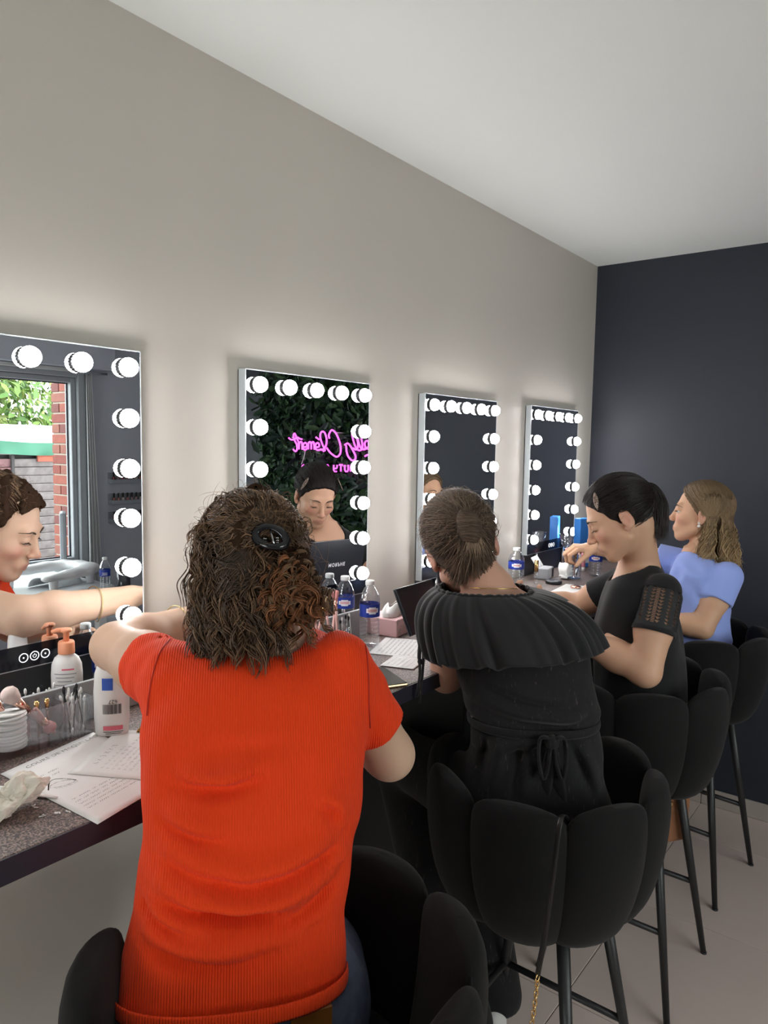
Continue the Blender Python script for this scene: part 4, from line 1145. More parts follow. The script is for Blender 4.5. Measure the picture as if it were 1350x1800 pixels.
# belt knotted at the back, its two tails, and the tie string at the left cuff
b = B(); tube(b, ring_pts(w2t, zwaist + .002, .004), .010, 8, closed=True, sx=.35, sy=1.0); done(obj('belt', b, suit_m, w2, True), w2)
kb = at(968, 1300, 1.545)
b = B()
for dx, L_, wd in ((-.020, .17, .017), (.022, .19, .020)):
    pts = [kb + W2R * dx * q * 1.2 + np.array([0, 0, -L_ * q]) - W2F * (.012 + .006 * math.sin(q * 5)) for q in np.linspace(0, 1, 12)]
    tube(b, pts, [wd * (.45 + .6 * min(q * 2, 1)) for q in np.linspace(0, 1, 12)], 8, sx=1.0, sy=.28)
for sg in (-1, 1):
    pts = [kb + W2R * sg * x + np.array([0, 0, z]) - W2F * (.014 + .006 * abs(z) / .02) for x, z in ((0, 0), (.014, .012), (.026, .004), (.028, -.035), (.020, -.07), (.010, -.05), (.002, 0))]
    tube(b, spline(pts, 5), .0095, 8, sx=.9, sy=.4)
bmesh.ops.create_icosphere(b, subdivisions=2, radius=.016, matrix=Matrix.Translation(kb - W2F * .014)); done(obj('belt_bow', b, suit_m, w2, True), w2)
b = B()
p0 = at(741, 1112, 1.66)
tube(b, spline([p0, at(737, 1150, 1.65), at(738, 1185, 1.64), at(733, 1225, 1.64)], 6), [.0055] * 8 + [.004] * 8 + [.0035] * 3, 8, sx=1.0, sy=.5)
tube(b, spline([p0, at(744, 1160, 1.655), at(741, 1200, 1.645), at(737, 1236, 1.64)], 6), .0032, 8)
bmesh.ops.create_icosphere(b, subdivisions=2, radius=.007, matrix=Matrix.Translation(at(739, 1163, 1.65)))
done(obj('tie_string', b, suit_m, w2, True), w2)
# hair: combed up into a vertical twist
ash_m = mat('ash_brown_hair', (.12, .085, .06), .5, spec=.35, vcol=True)
bun = np.array((.014, -.118, .018))
def w2x(q, d):
    d = smin(d, sd_ell(q, bun, (.025, .022, .040)), .012)
    return smin(d, sd_ell(q, (-.005, -.048, -.060), (.044, .030, .040)), .03)
before = set(bpy.data.objects)
o, _ = sd_obj('hair', cap_fn(W2H, w2x, .012, -.098, 2), W2H.c - .2, W2H.c + .2, .0036, mat('ash_brown_hair_mass', (.075, .053, .038), .65, bump=(300, .4, .001)), w2, origin=W2O)
cA, cB = (.060, .042, .030), (.25, .175, .12)
pulled_strands(W2H, w2, ash_m, bun + np.array((0, -.012, .006)), 1500, cA, cB, 5, .014, .05)
g = rnd(8); lines, cols = [], []; t = np.linspace(0, 1, 26)
for k in range(520):                                            # the twist itself
    ph = g.uniform(0, 6.28); rad = g.uniform(.004, .023); z0 = g.uniform(-.035, .030)
    a_ = g.uniform(-.2, .3) + t * math.pi * g.uniform(.8, 1.15); zz = np.clip(z0 * 1.1 + (t - .5) * g.uniform(.015, .035), -.041, .041); k_ = np.sqrt(np.maximum(1 - (zz / .044) ** 2, .05)) * g.uniform(.98, 1.14)
    p = np.stack([bun[0] + .0255 * k_ * np.cos(a_), bun[1] - .0225 * k_ * np.abs(np.sin(a_)) - .001, bun[2] + zz], 1)
    lines.append(to_root(W2H, p, w2)); q = g.uniform() ** 1.3; cols.append(np.array(cA) * .8 * (1 - q) + np.array(cB) * .7 * q)
for k in range(700):                                            # nape hair drawn upward, and the loose tuft below the twist
    a_ = g.uniform(1.75, 4.45); zq = g.uniform(0, 1); rq = .052 + .020 * zq; s0 = np.array((rq * math.sin(a_), -.030 + rq * math.cos(a_), -.100 + .06 * zq))
    e0 = bun + np.array((g.normal() * .010, .0, -.02 + g.normal() * .012)); mid = (s0 + e0) / 2 + np.array((0, -.020 + g.normal() * .004, 0))
    p = (1 - t)[:, None] ** 2 * s0 + 2 * ((1 - t) * t)[:, None] * mid + (t ** 2)[:, None] * e0
    lines.append(to_root(W2H, p, w2)); q = g.uniform(); cols.append(np.array(cA) * (1 - q) + np.array(cB) * q)
for k in range(120):
    s0 = bun + np.array((.004 + g.normal() * .008, -.004, -.020)); d0 = np.array((-.004 + g.normal() * .010, .012, -.035 - g.uniform(0, .022)))
    p = s0 + d0 * t[:, None] + np.array((0, -.008, 0)) * np.sin(t * 3.1)[:, None]
    lines.append(to_root(W2H, p, w2)); cols.append(np.array((.33, .24, .16)) * g.uniform(.6, 1.1))
strands('bun_strand', lines, g.uniform(.0005, .0009, len(lines)), ash_m, w2, cols)['kind'] = 'stuff'
fly(W2H, w2, ash_m, 420, (.28, .20, .14), 9, rr=(.090, .112, .102))
b = B(); ch = [neck2 + (W2R * math.cos(t) * .062 + W2F * math.sin(t) * .062) + np.array([0, 0, .004 - .01 * math.sin(t)]) for t in np.linspace(0, 2 * math.pi, 60, endpoint=False)]
tube(b, ch, .0011, 6, closed=True)
done(obj('necklace', b, mat('gold', (.8, .55, .2), .25, 1.0), w2), w2)

# ------------------------------------------------------------------ dark-haired woman in the black lace top
W3O = np.array([2.219, -.713, 0.0]); W3F = hdir(106); W3R = np.cross(W3F, (0, 0, 1))
w3 = thing('person', 'person in profile with dark ponytail and hair clip, black top with openwork lace sleeves', 'person', tuple(W3O))
w3t = Loft(W3O, W3R, W3F, [(.74, 0, .02, .165, .140), (.86, 0, .022, .155, .132), (.98, 0, .032, .148, .132), (1.07, 0, .042, .158, .128), (1.16, 0, .044, .170, .108), (1.215, 0, .046, .160, .088), (1.250, 0, .046, .118, .072), (1.278, 0, .046, .074, .060), (1.30, 0, .046, .056, .052)])
W3H = Head(at(1088, 909, 2.14), 117, 27, 2, .97, .92)
neck3 = W3O + W3F * .040 + np.array([0, 0, 1.235])
s3L, e3L, w3L = at(1163, 1046, 2.07), at(1134, 1180, 2.03), np.array([2.035, -.475, 1.085])
s3R, e3R, w3R = at(1082, 1030, 2.36), at(1012, 1068, 2.44), at(940, 1050, 2.46)
h3L = nrm((-.085, .17, .105))
def w3_body(P):
    d = w3t(P, -.012)
    d = smin(d, sd_arm(P, s3L, e3L, w3L, (.048, .047, .043, .040, .028)), .03); d = smin(d, sd_arm(P, s3R, e3R, w3R, (.048, .045, .041, .038, .027)), .03)
    d = smin(d, W3H(P, neck3, (.052, .060)), .03)
    d = smin(d, sd_hand(P, w3L, h3L, (.4, -.2, -.85), (-.3, .4, .9), (28, 32, 36, 40), 6, (40, 25), .95), .012)
    d = smin(d, sd_hand(P, w3R, (-.4, .7, -.2), (.1, .1, 1), (-.8, -.3, .1), (40, 45, 50, 55), 4, (30, 30), .92), .012)
    return d
sk3 = (.60, .355, .235)
sd_obj('body', w3_body, (1.72, -1.0, .74), (2.6, -.02, 1.62), .0034, skin_m, w3, origin=W3O, col=lambda V: W3H.paint(V, sk3, lips=(.42, .15, .14)))
face_parts(W3H, w3, brow=(.014, .010, .009))
d3 = nrm(e3L - s3L); d3r = nrm(e3R - s3R)
t3 = s3L + d3 * .100; t3r = s3R + d3r * .075
def w3_top(P):
    d = w3t(P, .0) - fold_field(P, 41, 30, .0025)
    for s_, d_, t_e, L in ((s3L, d3, t3, -.012), (s3R, d3r, t3r, .10)):
        e_ = sd_cone(P, s_ - d_ * .01, t_e + d_ * .02, .053, .058)
        lim = (P - (s_ + d_ * (L if L < .05 else .075)).astype(f32)) @ d_.astype(f32)
        d = smin(d, np.maximum(e_, lim), .02)
    d = smax(d, -sd_cone(P, neck3 - np.array([0, 0, .0]) + W3F * .03, W3H.l2w((0, .03, -.06)), .066, .085), .006)
    return d
lace_black = mat('black_blouse', (.0085, .0085, .0095), .8, spec=.25, sheen=.15, bump=(240, .25, .0015))
sd_obj('blouse', w3_top, (1.85, -1.0, .70), (2.55, -.30, 1.30), .0046, lace_black, w3, origin=W3O, slack=2.2, smooth=1)
# lace sleeve: single layer of cloth with rows of small triangular openings
lace_m = bpy.data.materials.new('black_lace'); lace_m.use_nodes = True
nt = lace_m.node_tree; nt.nodes.clear()
N = nt.nodes.new
out = N('ShaderNodeOutputMaterial'); mixs = N('ShaderNodeMixShader'); tr = N('ShaderNodeBsdfTransparent'); pb = N('ShaderNodeBsdfPrincipled')
pb.inputs['Base Color'].default_value = (.009, .009, .010, 1); pb.inputs['Roughness'].default_value = .8
au = N('ShaderNodeAttribute'); au.attribute_name = 'su'; av = N('ShaderNodeAttribute'); av.attribute_name = 'sv'
def M_(op, a, b=None, c=None):
    n = N('ShaderNodeMath'); n.operation = op
    for k, x in enumerate((a, b, c)):
        if x is None: continue
        if isinstance(x, (int, float)): n.inputs[k].default_value = x
        else: nt.links.new(x, n.inputs[k])
    return n.outputs[0]
fu = M_('FRACT', M_('MULTIPLY', au.outputs['Fac'], 14.0)); fv = M_('FRACT', M_('MULTIPLY', av.outputs['Fac'], 15.0))
tri = M_('LESS_THAN', M_('ABSOLUTE', M_('SUBTRACT', fu, .5)), M_('MULTIPLY', M_('SUBTRACT', .92, fv), .36))
bar = M_('MULTIPLY', M_('GREATER_THAN', fv, .12), M_('LESS_THAN', fv, .86))
inside = M_('MULTIPLY', M_('GREATER_THAN', av.outputs['Fac'], .10), M_('LESS_THAN', av.outputs['Fac'], .86))
hole = M_('MULTIPLY', M_('MULTIPLY', tri, bar), inside)
col_slot = M_('FRACT', M_('MULTIPLY', au.outputs['Fac'], 2.0))
slot_in = M_('MULTIPLY', M_('GREATER_THAN', col_slot, .40), M_('LESS_THAN', col_slot, .455))
slot = M_('MULTIPLY', M_('MULTIPLY', slot_in, M_('GREATER_THAN', M_('FRACT', M_('MULTIPLY', av.outputs['Fac'], 30.0)), .42)), inside)
hole = M_('MAXIMUM', hole, slot)
nt.links.new(hole, mixs.inputs[0]); nt.links.new(pb.outputs[0], mixs.inputs[1]); nt.links.new(tr.outputs[0], mixs.inputs[2]); nt.links.new(mixs.outputs[0], out.inputs[0])
def sleeve_tube(s_, d_, L0, L1, r0, r1, root, m, nu=72, nv=40):
    a = nrm(np.cross(d_, (0, 0, 1.0)) if abs(d_[2]) < .95 else np.cross(d_, (1.0, 0, 0))); b_ = np.cross(d_, a); V = []; U = []; W = []
    for i in range(nu + 1):
        t = 2 * math.pi * i / nu
        for j in range(nv):
            q = j / (nv - 1)
            r = (r0 + (r1 - r0) * q) * (1 - .40 * (max(0, .26 - q) / .26) ** 2)
            V.append(s_ + d_ * (L0 + (L1 - L0) * q) + (a * math.cos(t) + b_ * math.sin(t)) * r); U.append(i / nu); W.append(q)
    o = np_obj('lace_sleeve', np.array(V) - np.array(root.location), grid_faces(nu + 1, nv), m, root)
    set_attr(o, 'su', np.array(U)); set_attr(o, 'sv', np.array(W)); return o
ls = sleeve_tube(s3L, d3, -.034, .108, .0565, .0585, w3, lace_m)
b = B(); a_ = nrm(np.cross(d3, (0, 0, 1.0))); b2 = np.cross(d3, a_)
tube(b, [s3L + d3 * .104 + (a_ * math.cos(t) + b2 * math.sin(t)) * .0585 for t in np.linspace(0, 2 * math.pi, 48, endpoint=False)], .008, 6, closed=True, sx=.25, sy=1.0)
done(obj('cuff', b, lace_black, ls, True), w3)
hip3 = W3O + np.array([0, 0, .79])
def legs_fn(hipc_, hd, kn=.40, foot_dy=.04):
    f_ = hdir(hd); r_ = np.cross(f_, (0, 0, 1))
    def fn(P):
        d = sd_ell(P, hipc_ + np.array([0, 0, -.005]), (.165, .13, .085), np.stack([r_, f_, np.array([0, 0, 1.0])], 1))
        for sg in (-1, 1):
            k_ = hipc_ + f_ * kn + r_ * .10 * sg; fo = k_ + np.array([0, 0, -.40]) - f_ * .10
            d = smin(d, sd_cone(P, hipc_ + r_ * .085 * sg, k_, .084, .060), .05); d = smin(d, sd_cone(P, k_, fo, .058, .045), .03)
        return d
    return fn, f_, r_
fn3, f3, r3 = legs_fn(hip3, 98)
sd_obj('trousers', fn3, (1.85, -.95, .26), (2.6, -.08, .95), .008, blackcloth_m, w3, origin=W3O)
for sg in (-1, 1): sneaker(w3, hip3 + f3 * .27 + r3 * .10 * sg + np.array([0, 0, -.475]), f3)
# hair: dark, drawn back into a low ponytail
dk_m = mat('near_black_hair', (.012, .009, .008), .38, spec=.45, vcol=True)
pony = np.array((0, -.104, .034))
def w3x(q, d):
    d = smin(d, sd_chain(q, [(0, -.100, .034), (.004, -.120, .036), (.006, -.122, .000), (.004, -.104, -.045), (0, -.078, -.085)], [.016, .017, .021, .019, .008], .01), .012)
    return d
sd_obj('hair', cap_fn(W3H, w3x, .008, -.088, 12), W3H.c - .24, W3H.c + .24, .0036, mat('near_black_hair_mass', (.011, .008, .0075), .65, spec=.2, bump=(300, .3, .001)), w3, origin=W3O)
pulled_strands(W3H, w3, dk_m, pony, 1100, (.009, .007, .006), (.030, .020, .017), 15, .0105, .012, (.0004, .0008))
g = rnd(18); lines, cols = [], []; t = np.linspace(0, 1, 20)
for k in range(420):
    o_ = np.clip(g.normal(size=3), -1.3, 1.3) * (.011, .009, .008); c = spline([np.array((0, -.100, .036)) + o_ * .5, np.array((.003, -.122, .038)) + o_, np.array((.006, -.126, -.004)) + o_ * 1.5, np.array((.004, -.108, -.050)) + o_ * 1.6, np.array((.0, -.080 + g.normal() * .008, -.095 - g.uniform(0, .02))) + o_ * 1.4], 5)
    lines.append(to_root(W3H, np.array(c), w3)); q = g.uniform() ** 2; cols.append(np.array((.010, .008, .007)) * (1 - q) + np.array((.05, .034, .027)) * q)
strands('ponytail_strand', lines, g.uniform(.0005, .0009, len(lines)), dk_m, w3, cols)['kind'] = 'stuff'
fly(W3H, w3, dk_m, 36, (.03, .02, .018), 19, rr=(.086, .108, .098), L=(.008, .025))
b = B(); tube(b, [W3H.l2w(pony + np.array((math.cos(t) * .019, -.010, math.sin(t) * .019))) for t in np.linspace(0, 2 * math.pi, 24, endpoint=False)], .0045, 8, closed=True); done(obj('hair_tie', b, clip_m, w3, True), w3)
hclip_m = mat('speckled_metal_clip', (.42, .33, .27), .3, .85, var=(260, (.10, .06, .05), .9))
for sx in (-1, 1):
    c = np.array((sx * .074, .044, .078)); nn = nrm(np.array((sx * .80, .25, .55))); up_ = nrm(np.array((0, -.10, 1)) - nn * np.dot(nn, (0, -.10, 1))); rt_ = np.cross(up_, nn)
    b = B()
    for k in range(6):
        s0 = -.020 + k * .0075; wd = .0062 * math.sin(math.pi * (k + .9) / 6.8)
        tube(b, [W3H.l2w(c + nn * .002 + up_ * s0 + rt_ * (wd * math.cos(t)) + up_ * (.0042 * math.sin(t))) for t in np.linspace(0, 2 * math.pi, 10, endpoint=False)], .0012, 5, closed=True)
    for sg in (-1, 1): tube(b, [W3H.l2w(c + nn * .002 + up_ * q + rt_ * sg * .0066 * math.sin(math.pi * np.clip((q + .028) / .056, 0, 1))) for q in np.linspace(-.027, .026, 9)], .0013, 5)
    tube(b, [W3H.l2w(c + nn * .001 + up_ * -.030), W3H.l2w(c + nn * .001 + up_ * .026)], .0018, 6)
    done(obj('hair_clip', b, hclip_m, w3), w3)

# ------------------------------------------------------------------ long-haired woman in the blue tee
W4O = np.array([2.912, -.690, 0.0]); W4F = hdir(102); W4R = np.cross(W4F, (0, 0, 1))
w4 = thing('person', 'person in profile with long wavy blond hair and a light blue short-sleeved tee', 'person', tuple(W4O))
w4t = Loft(W4O, W4R, W4F, [(.74, 0, .01, .155, .125), (.86, 0, .008, .140, .112), (.94, 0, .010, .136, .108), (1.02, 0, .018, .146, .112), (1.10, 0, .024, .158, .105), (1.165, 0, .028, .160, .088), (1.20, 0, .032, .118, .070), (1.225, 0, .036, .068, .058), (1.245, 0, .038, .050, .050)])
W4H = Head(at(1231, 902, 2.77), 103, -4, 0, .95, .35)
neck4 = W4O + W4F * .030 + np.array([0, 0, 1.185])
s4L, e4L, w4L = at(1276, 1018, 2.66), at(1234, 1104, 2.64), at(1158, 1086, 2.70)
s4R, e4R, w4R = at(1212, 992, 2.90), at(1120, 975, 3.00), at(1046, 964, 2.99)
def w4_body(P):
    d = w4t(P, -.012)
    d = smin(d, sd_arm(P, s4L, e4L, w4L, (.045, .042, .039, .036, .026)), .03); d = smin(d, sd_arm(P, s4R, e4R, w4R, (.045, .042, .037, .034, .026)), .03)
    d = smin(d, W4H(P, neck4, (.047, .056)), .03)
    d = smin(d, sd_hand(P, w4L, (-.5, .8, .1), (.1, .1, 1), (.8, .5, 0), (35, 40, 45, 50), 5, (30, 30), .95), .012)
    d = smin(d, sd_hand(P, w4R, at(1004, 962, 2.97) - w4R, (-.05, -.25, 1), (-.55, -.75, -.35), (62, 66, 72, 78), 3, (22, 42), 1.0, 5), .012)
    return d
sk4 = (.60, .355, .225)
sd_obj('body', w4_body, (2.45, -1.0, .74), (3.25, -.02, 1.62), .0036, skin_m, w4, origin=W4O, col=lambda V: W4H.paint(V, sk4, lips=(.5, .2, .19)))
face_parts(W4H, w4, iris=(.07, .09, .11), brow=(.06, .04, .025))
blue_m = mat('light_blue_jersey', (.29, .385, .80), .8, spec=.2, sheen=.2, bump=(320, .2, .001))
d4, d4r = nrm(e4L - s4L), nrm(e4R - s4R)
def w4_tee(P):
    d = w4t(P, .002) - fold_field(P, 51, 45, .0030)
    z = P[:, 2]
    d = d - .004 * np.exp(-((z - .905) / .016) ** 2) + .004 * np.exp(-((z - .875) / .014) ** 2)
    for s_, d_, L in ((s4L, d4, .088), (s4R, d4r, .12)):
        t_e = s_ + d_ * L
        d = smin(d, np.maximum(sd_cone(P, s_ - d_ * .01, t_e + d_ * .03, .056, .062), (P - t_e.astype(f32)) @ d_.astype(f32)), .022)
        d = np.maximum(d, -sd_cone(P, t_e - d_ * .022, t_e + d_ * .06, .0475, .050))
    d = smax(d, -sd_cone(P, neck4 + np.array([0, 0, .015]), W4H.l2w((0, -.01, -.05)), .062, .080), .006)
    return np.maximum(d, .835 - z)
sd_obj('tee_shirt', w4_tee, (2.55, -1.0, .82), (3.25, -.30, 1.28), .0046, blue_m, w4, origin=W4O, slack=2.4, smooth=1)
fn4, f4, r4 = legs_fn(W4O + np.array([0, 0, .79]), 100)
sd_obj('trousers', fn4, (2.5, -.95, .26), (3.3, -.08, .95), .008, blackcloth_m, w4, origin=W4O)
for sg in (-1, 1): sneaker(w4, W4O + np.array([0, 0, .79]) + f4 * .27 + r4 * .10 * sg + np.array([0, 0, -.475]), f4)
bl_m = mat('wavy_blond_hair', (.25, .17, .09), .45, spec=.4, vcol=True)
def w4x(q, d):
    b_ = sd_chain(q, [(0, -.075, .0), (.0, -.10, -.10), (.0, -.115, -.20), (-.005, -.128, -.28)], [.045, .036, .028, .008], .02)
    l = sd_chain(q, [(-.066, -.045, .0), (-.082, -.045, -.09), (-.086, -.030, -.17), (-.080, -.02, -.21)], [.012, .009, .006, .003], .02)
    r = sd_chain(q, [(.066, -.045, .0), (.082, -.055, -.09), (.080, -.065, -.18)], [.012, .009, .004], .02)
    return smin(smin(smin(d, b_, .02), l, .02), r, .02)
sd_obj('hair', cap_fn(W4H, w4x, .010, -.30, 22, hairline=(.076, .088)), W4H.c - .34, W4H.c + .22, .0042, mat('blond_hair_mass', (.13, .085, .045), .8, bump=(240, .5, .002)), w4, origin=W4O)
g = rnd(23); lines, cols = [], []; npt = 34; t = np.linspace(0, 1, npt); c0 = np.array((0, -.014, .034)); r0_ = np.array((.0745, .096, .086)) + .012
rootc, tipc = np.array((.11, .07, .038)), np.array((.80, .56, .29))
while len(lines) < 2300:
    side = g.choice([-1, 1]) if g.uniform() < .55 else 0
    d0 = nrm(np.array((g.normal() * .35, g.uniform(-.6, .8), 1.0 + g.normal() * .2))); p0 = c0 + d0 * r0_
    if (p0[1] - .076) * .812 - (p0[2] - .088) * .58 > 0: continue
    if side == 0: az = g.uniform(math.pi * .72, math.pi * 1.28); ex = np.array((math.sin(az), math.cos(az), -.45))
    else: ex = np.array((side * 1.0, -.32 + g.normal() * .10, -.50 + g.normal() * .05))
    n1 = 12; dr = arc(d0, ex, np.linspace(0, 1, n1)); a = c0 + dr * r0_ * (1 + .03 * g.uniform() + .03 * np.sin(np.linspace(0, math.pi, n1)) * g.uniform())[:, None]
    Ln = g.uniform(.17, .31); q = np.linspace(0, 1, npt - n1 + 1)[1:]
    tgt = np.array((a[-1][0] * 1.05 + g.normal() * .012, a[-1][1] - (.035 if side == 0 else -.01 * (side < 0)) + g.normal() * .014, 0))
    f = np.stack([a[-1][0] + (tgt[0] - a[-1][0]) * q, a[-1][1] + (tgt[1] - a[-1][1]) * q ** .8, a[-1][2] - Ln * q], 1)
    wv = g.uniform(.005, .011); ph = g.uniform(0, 6.28); fr = g.uniform(14, 22)
    f[:, 0] += wv * np.sin(q * fr + ph) * np.minimum(q * 4, 1); f[:, 1] += wv * np.cos(q * fr + ph + 1) * np.minimum(q * 4, 1)
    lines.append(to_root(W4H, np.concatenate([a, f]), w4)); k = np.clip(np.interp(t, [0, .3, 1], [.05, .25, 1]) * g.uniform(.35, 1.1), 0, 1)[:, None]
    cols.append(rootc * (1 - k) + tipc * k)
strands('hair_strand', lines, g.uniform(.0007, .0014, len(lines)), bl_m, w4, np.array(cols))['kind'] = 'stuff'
b = B(); ep = W4H.l2w((-.082, -.002, -.045)); bmesh.ops.create_icosphere(b, subdivisions=2, radius=.0062, matrix=Matrix.Translation(ep)); bmesh.ops.create_icosphere(b, subdivisions=2, radius=.0045, matrix=Matrix.Translation(ep + np.array([0, 0, .011])))
done(obj('earring', b, mat('pearl', (.75, .72, .68), .2, coat=.5), w4, True), w4)
# ================================================================== SEEN ONLY IN THE MIRRORS: the other half of the room and the yard
# --- artificial green wall with neon lettering on the dark end wall
pw = thing('plant_wall', 'panel of dark artificial foliage behind the pink neon lettering', 'plant wall', (END_X, -1.80, 0))
b = B(); box(b, -.025, -.001, -.56, .58, .70, 2.08); obj('backing', b, mat('dark_green_backing', (.006, .014, .008), .9), pw)
leaf_m = mat('dark_green_leaf', (.02, .06, .025), .5, spec=.4, vcol=True)
g = rnd(77)
def leaf_cloud(n, sampler, size, cols, seed):
    g = rnd(seed); V, F, C = [], [], []
    for k in range(n):
        p, nn = sampler(g); nn = nrm(nn + g.normal(size=3) * .5); a = nrm(np.cross(nn, g.normal(size=3))); b_ = np.cross(nn, a)
        s = size * g.uniform(.5, 1.3); w = s * g.uniform(.25, .5); i = len(V)
        V += [p, p + a * s * .35 + b_ * w * .5 + nn * .1 * s, p + a * s * .75 + b_ * w * .38 + nn * .12 * s, p + a * s + nn * .0, p + a * s * .75 - b_ * w * .38 + nn * .12 * s, p + a * s * .35 - b_ * w * .5 + nn * .1 * s]
        F += [(i, i + 1, i + 2, i + 3), (i, i + 3, i + 4, i + 5)]
        c = np.asarray(cols[g.integers(len(cols))]) * g.uniform(.6, 1.5); C += [c] * 6
    return np.array(V), np.array(F), np.array(C)
V, F, C = leaf_cloud(4200, lambda g: (np.array([-.02 - g.uniform(0, .07), g.uniform(-.57, .58) * (1 - .06 * g.uniform()), g.uniform(.70, 2.07)]), np.array([-1.0, 0, .25])), .085, ((.010, .030, .016), (.016, .050, .020), (.007, .020, .016), (.030, .070, .024)), 78)
o = np_obj('foliage', V, F, leaf_m, pw, False); set_attr(o, 'col', C); o['kind'] = 'stuff'
neon_m = mat('pink_neon_tube', (1, .3, .9), .4, emit=(1.0, .075, .80), emit_s=1.9)
ns_ = thing('neon_sign', 'pink neon sign in script and capitals mounted on the green wall', 'sign', (3.33, -1.62, 1.6))
NEON = [
    [(-1.923, 1.636), (-1.940, 1.664), (-1.953, 1.684), (-1.965, 1.672), (-1.956, 1.644), (-1.935, 1.614), (-1.932, 1.584), (-1.946, 1.571), (-1.966, 1.584)],
    [(-2.006, 1.656), (-1.983, 1.645), (-1.953, 1.649), (-1.929, 1.659), (-1.911, 1.652), (-1.889, 1.648)],
    [(-1.920, 1.636), (-1.915, 1.585), (-1.914, 1.617), (-1.900, 1.632), (-1.888, 1.623), (-1.886, 1.583)],
    [(-1.838, 1.592), (-1.864, 1.582), (-1.880, 1.594), (-1.877, 1.615), (-1.861, 1.627), (-1.847, 1.617), (-1.851, 1.602), (-1.878, 1.599)],
    [(-1.835, 1.586), (-1.833, 1.622), (-1.821, 1.632), (-1.811, 1.624), (-1.808, 1.586), (-1.808, 1.618), (-1.797, 1.632), (-1.786, 1.624), (-1.782, 1.585)],
    [(-1.724, 1.588), (-1.755, 1.582), (-1.775, 1.595), (-1.771, 1.617), (-1.755, 1.627), (-1.741, 1.616), (-1.746, 1.603), (-1.773, 1.599)],
    [(-1.770, 1.662), (-1.744, 1.647)],
    [(-1.724, 1.583), (-1.693, 1.598), (-1.680, 1.638), (-1.692, 1.681), (-1.711, 1.697), (-1.730, 1.688), (-1.733, 1.660), (-1.718, 1.623), (-1.699, 1.594), (-1.694, 1.582), (-1.709, 1.576)],
    [(-1.658, 1.654), (-1.663, 1.675), (-1.650, 1.698), (-1.634, 1.705), (-1.605, 1.685), (-1.577, 1.638), (-1.566, 1.598), (-1.569, 1.565), (-1.591, 1.545), (-1.618, 1.550), (-1.654, 1.572), (-1.679, 1.597)],
    [(-1.535, 1.617), (-1.511, 1.626), (-1.490, 1.611), (-1.470, 1.585), (-1.450, 1.555), (-1.452, 1.532), (-1.475, 1.525), (-1.505, 1.547), (-1.519, 1.579), (-1.523, 1.614)],
    [(-1.470, 1.599), (-1.445, 1.590), (-1.431, 1.608), (-1.436, 1.648), (-1.455, 1.691), (-1.470, 1.703), (-1.478, 1.686), (-1.467, 1.643), (-1.445, 1.600), (-1.422, 1.586), (-1.401, 1.594), (-1.399, 1.628), (-1.415, 1.677), (-1.431, 1.695), (-1.439, 1.681), (-1.429, 1.640), (-1.409, 1.600), (-1.383, 1.591)],
    [(-1.383, 1.591), (-1.353, 1.607), (-1.351, 1.636), (-1.366, 1.643), (-1.379, 1.628), (-1.373, 1.604), (-1.348, 1.597), (-1.318, 1.613)],
    [(-1.225, 1.700), (-1.232, 1.640), (-1.222, 1.587)], [(-1.305, 1.705), (-1.265, 1.662), (-1.229, 1.641), (-1.265, 1.620), (-1.292, 1.597), (-1.320, 1.600)],
    [(-1.377, 1.552), (-1.350, 1.562), (-1.272, 1.572)]]
O_ = np.array(ns_.location)
for pl in NEON:
    b = B(); tube(b, spline([np.array((3.33, y, z)) - O_ for y, z in pl], 5), .0055, 8); obj('script_tube', b, neon_m, ns_, True)
GL = {'B': [[(0, 0), (0, 1), (.55, 1), (.72, .8), (.55, .55), (0, .55)], [(.55, .55), (.8, .3), (.6, 0), (0, 0)]], 'E': [[(.75, 1), (.2, 1), (0, .8), (0, .2), (.2, 0), (.75, 0)], [(0, .5), (.6, .5)]],
      'A': [[(0, 0), (0, .65), (.2, 1), (.6, 1), (.8, .65), (.8, 0)], [(0, .45), (.8, .45)]], 'U': [[(0, 1), (0, .3), (.2, 0), (.6, 0), (.8, .3), (.8, 1)]], 'T': [[(0, 1), (.8, 1)], [(.4, 1), (.4, 0)]],
      'Y': [[(0, 1), (.0, .65), (.2, .45), (.8, .45)], [(.8, 1), (.8, .2), (.6, 0), (.1, 0)]], 'S': [[(.78, .95), (.2, 1), (0, .78), (.2, .55), (.6, .48), (.8, .25), (.6, 0), (.02, .04)]],
      'D': [[(0, 0), (0, 1), (.5, 1), (.8, .7), (.8, .3), (.5, 0), (0, 0)]], 'I': [[(.1, 0), (.1, 1)]], 'O': [[(.4, 1), (.1, .85), (0, .5), (.1, .15), (.4, 0), (.7, .15), (.8, .5), (.7, .85), (.4, 1)]]}
ADV = dict(B=72, E=68, A=76, U=76, T=72, Y=76, S=70, D=74, I=34, O=80)
cx_ = 0; word = 'BEAUTY STUDIO'; tot = sum(ADV.get(c, 40) for c in word) - 16
for c in word:
    if c != ' ':
        for st in GL[c]:
            pts = []
            for u, v in st:
                x = (cx_ + u * 56 * (ADV[c] / 74)) / tot
                pts.append(np.array((3.33, -1.374 - .524 * x, 1.462 + .040 * v - .016 * x)) - O_)
            b = B(); tube(b, pts, .0050, 8); obj('letter_tube', b, neon_m, ns_, True)
    cx_ += ADV.get(c, 40)
wire_m = mat('white_wire', (.6, .6, .6), .5)
b = B(); tube(b, [np.array(p) - O_ for p in ((3.335, -1.864, 1.58), (3.338, -1.88, 1.53), (3.335, -1.898, 1.49))], .003, 6)
for y, z in ((-1.98, 1.66), (-1.60, 1.69), (-1.40, 1.60), (-1.55, 1.49), (-1.85, 1.47)): tube(b, [np.array((3.333, y, z)) - O_, np.array((3.43, y, z)) - O_], .0035, 6)
obj('wire_and_standoffs', b, wire_m, ns_)

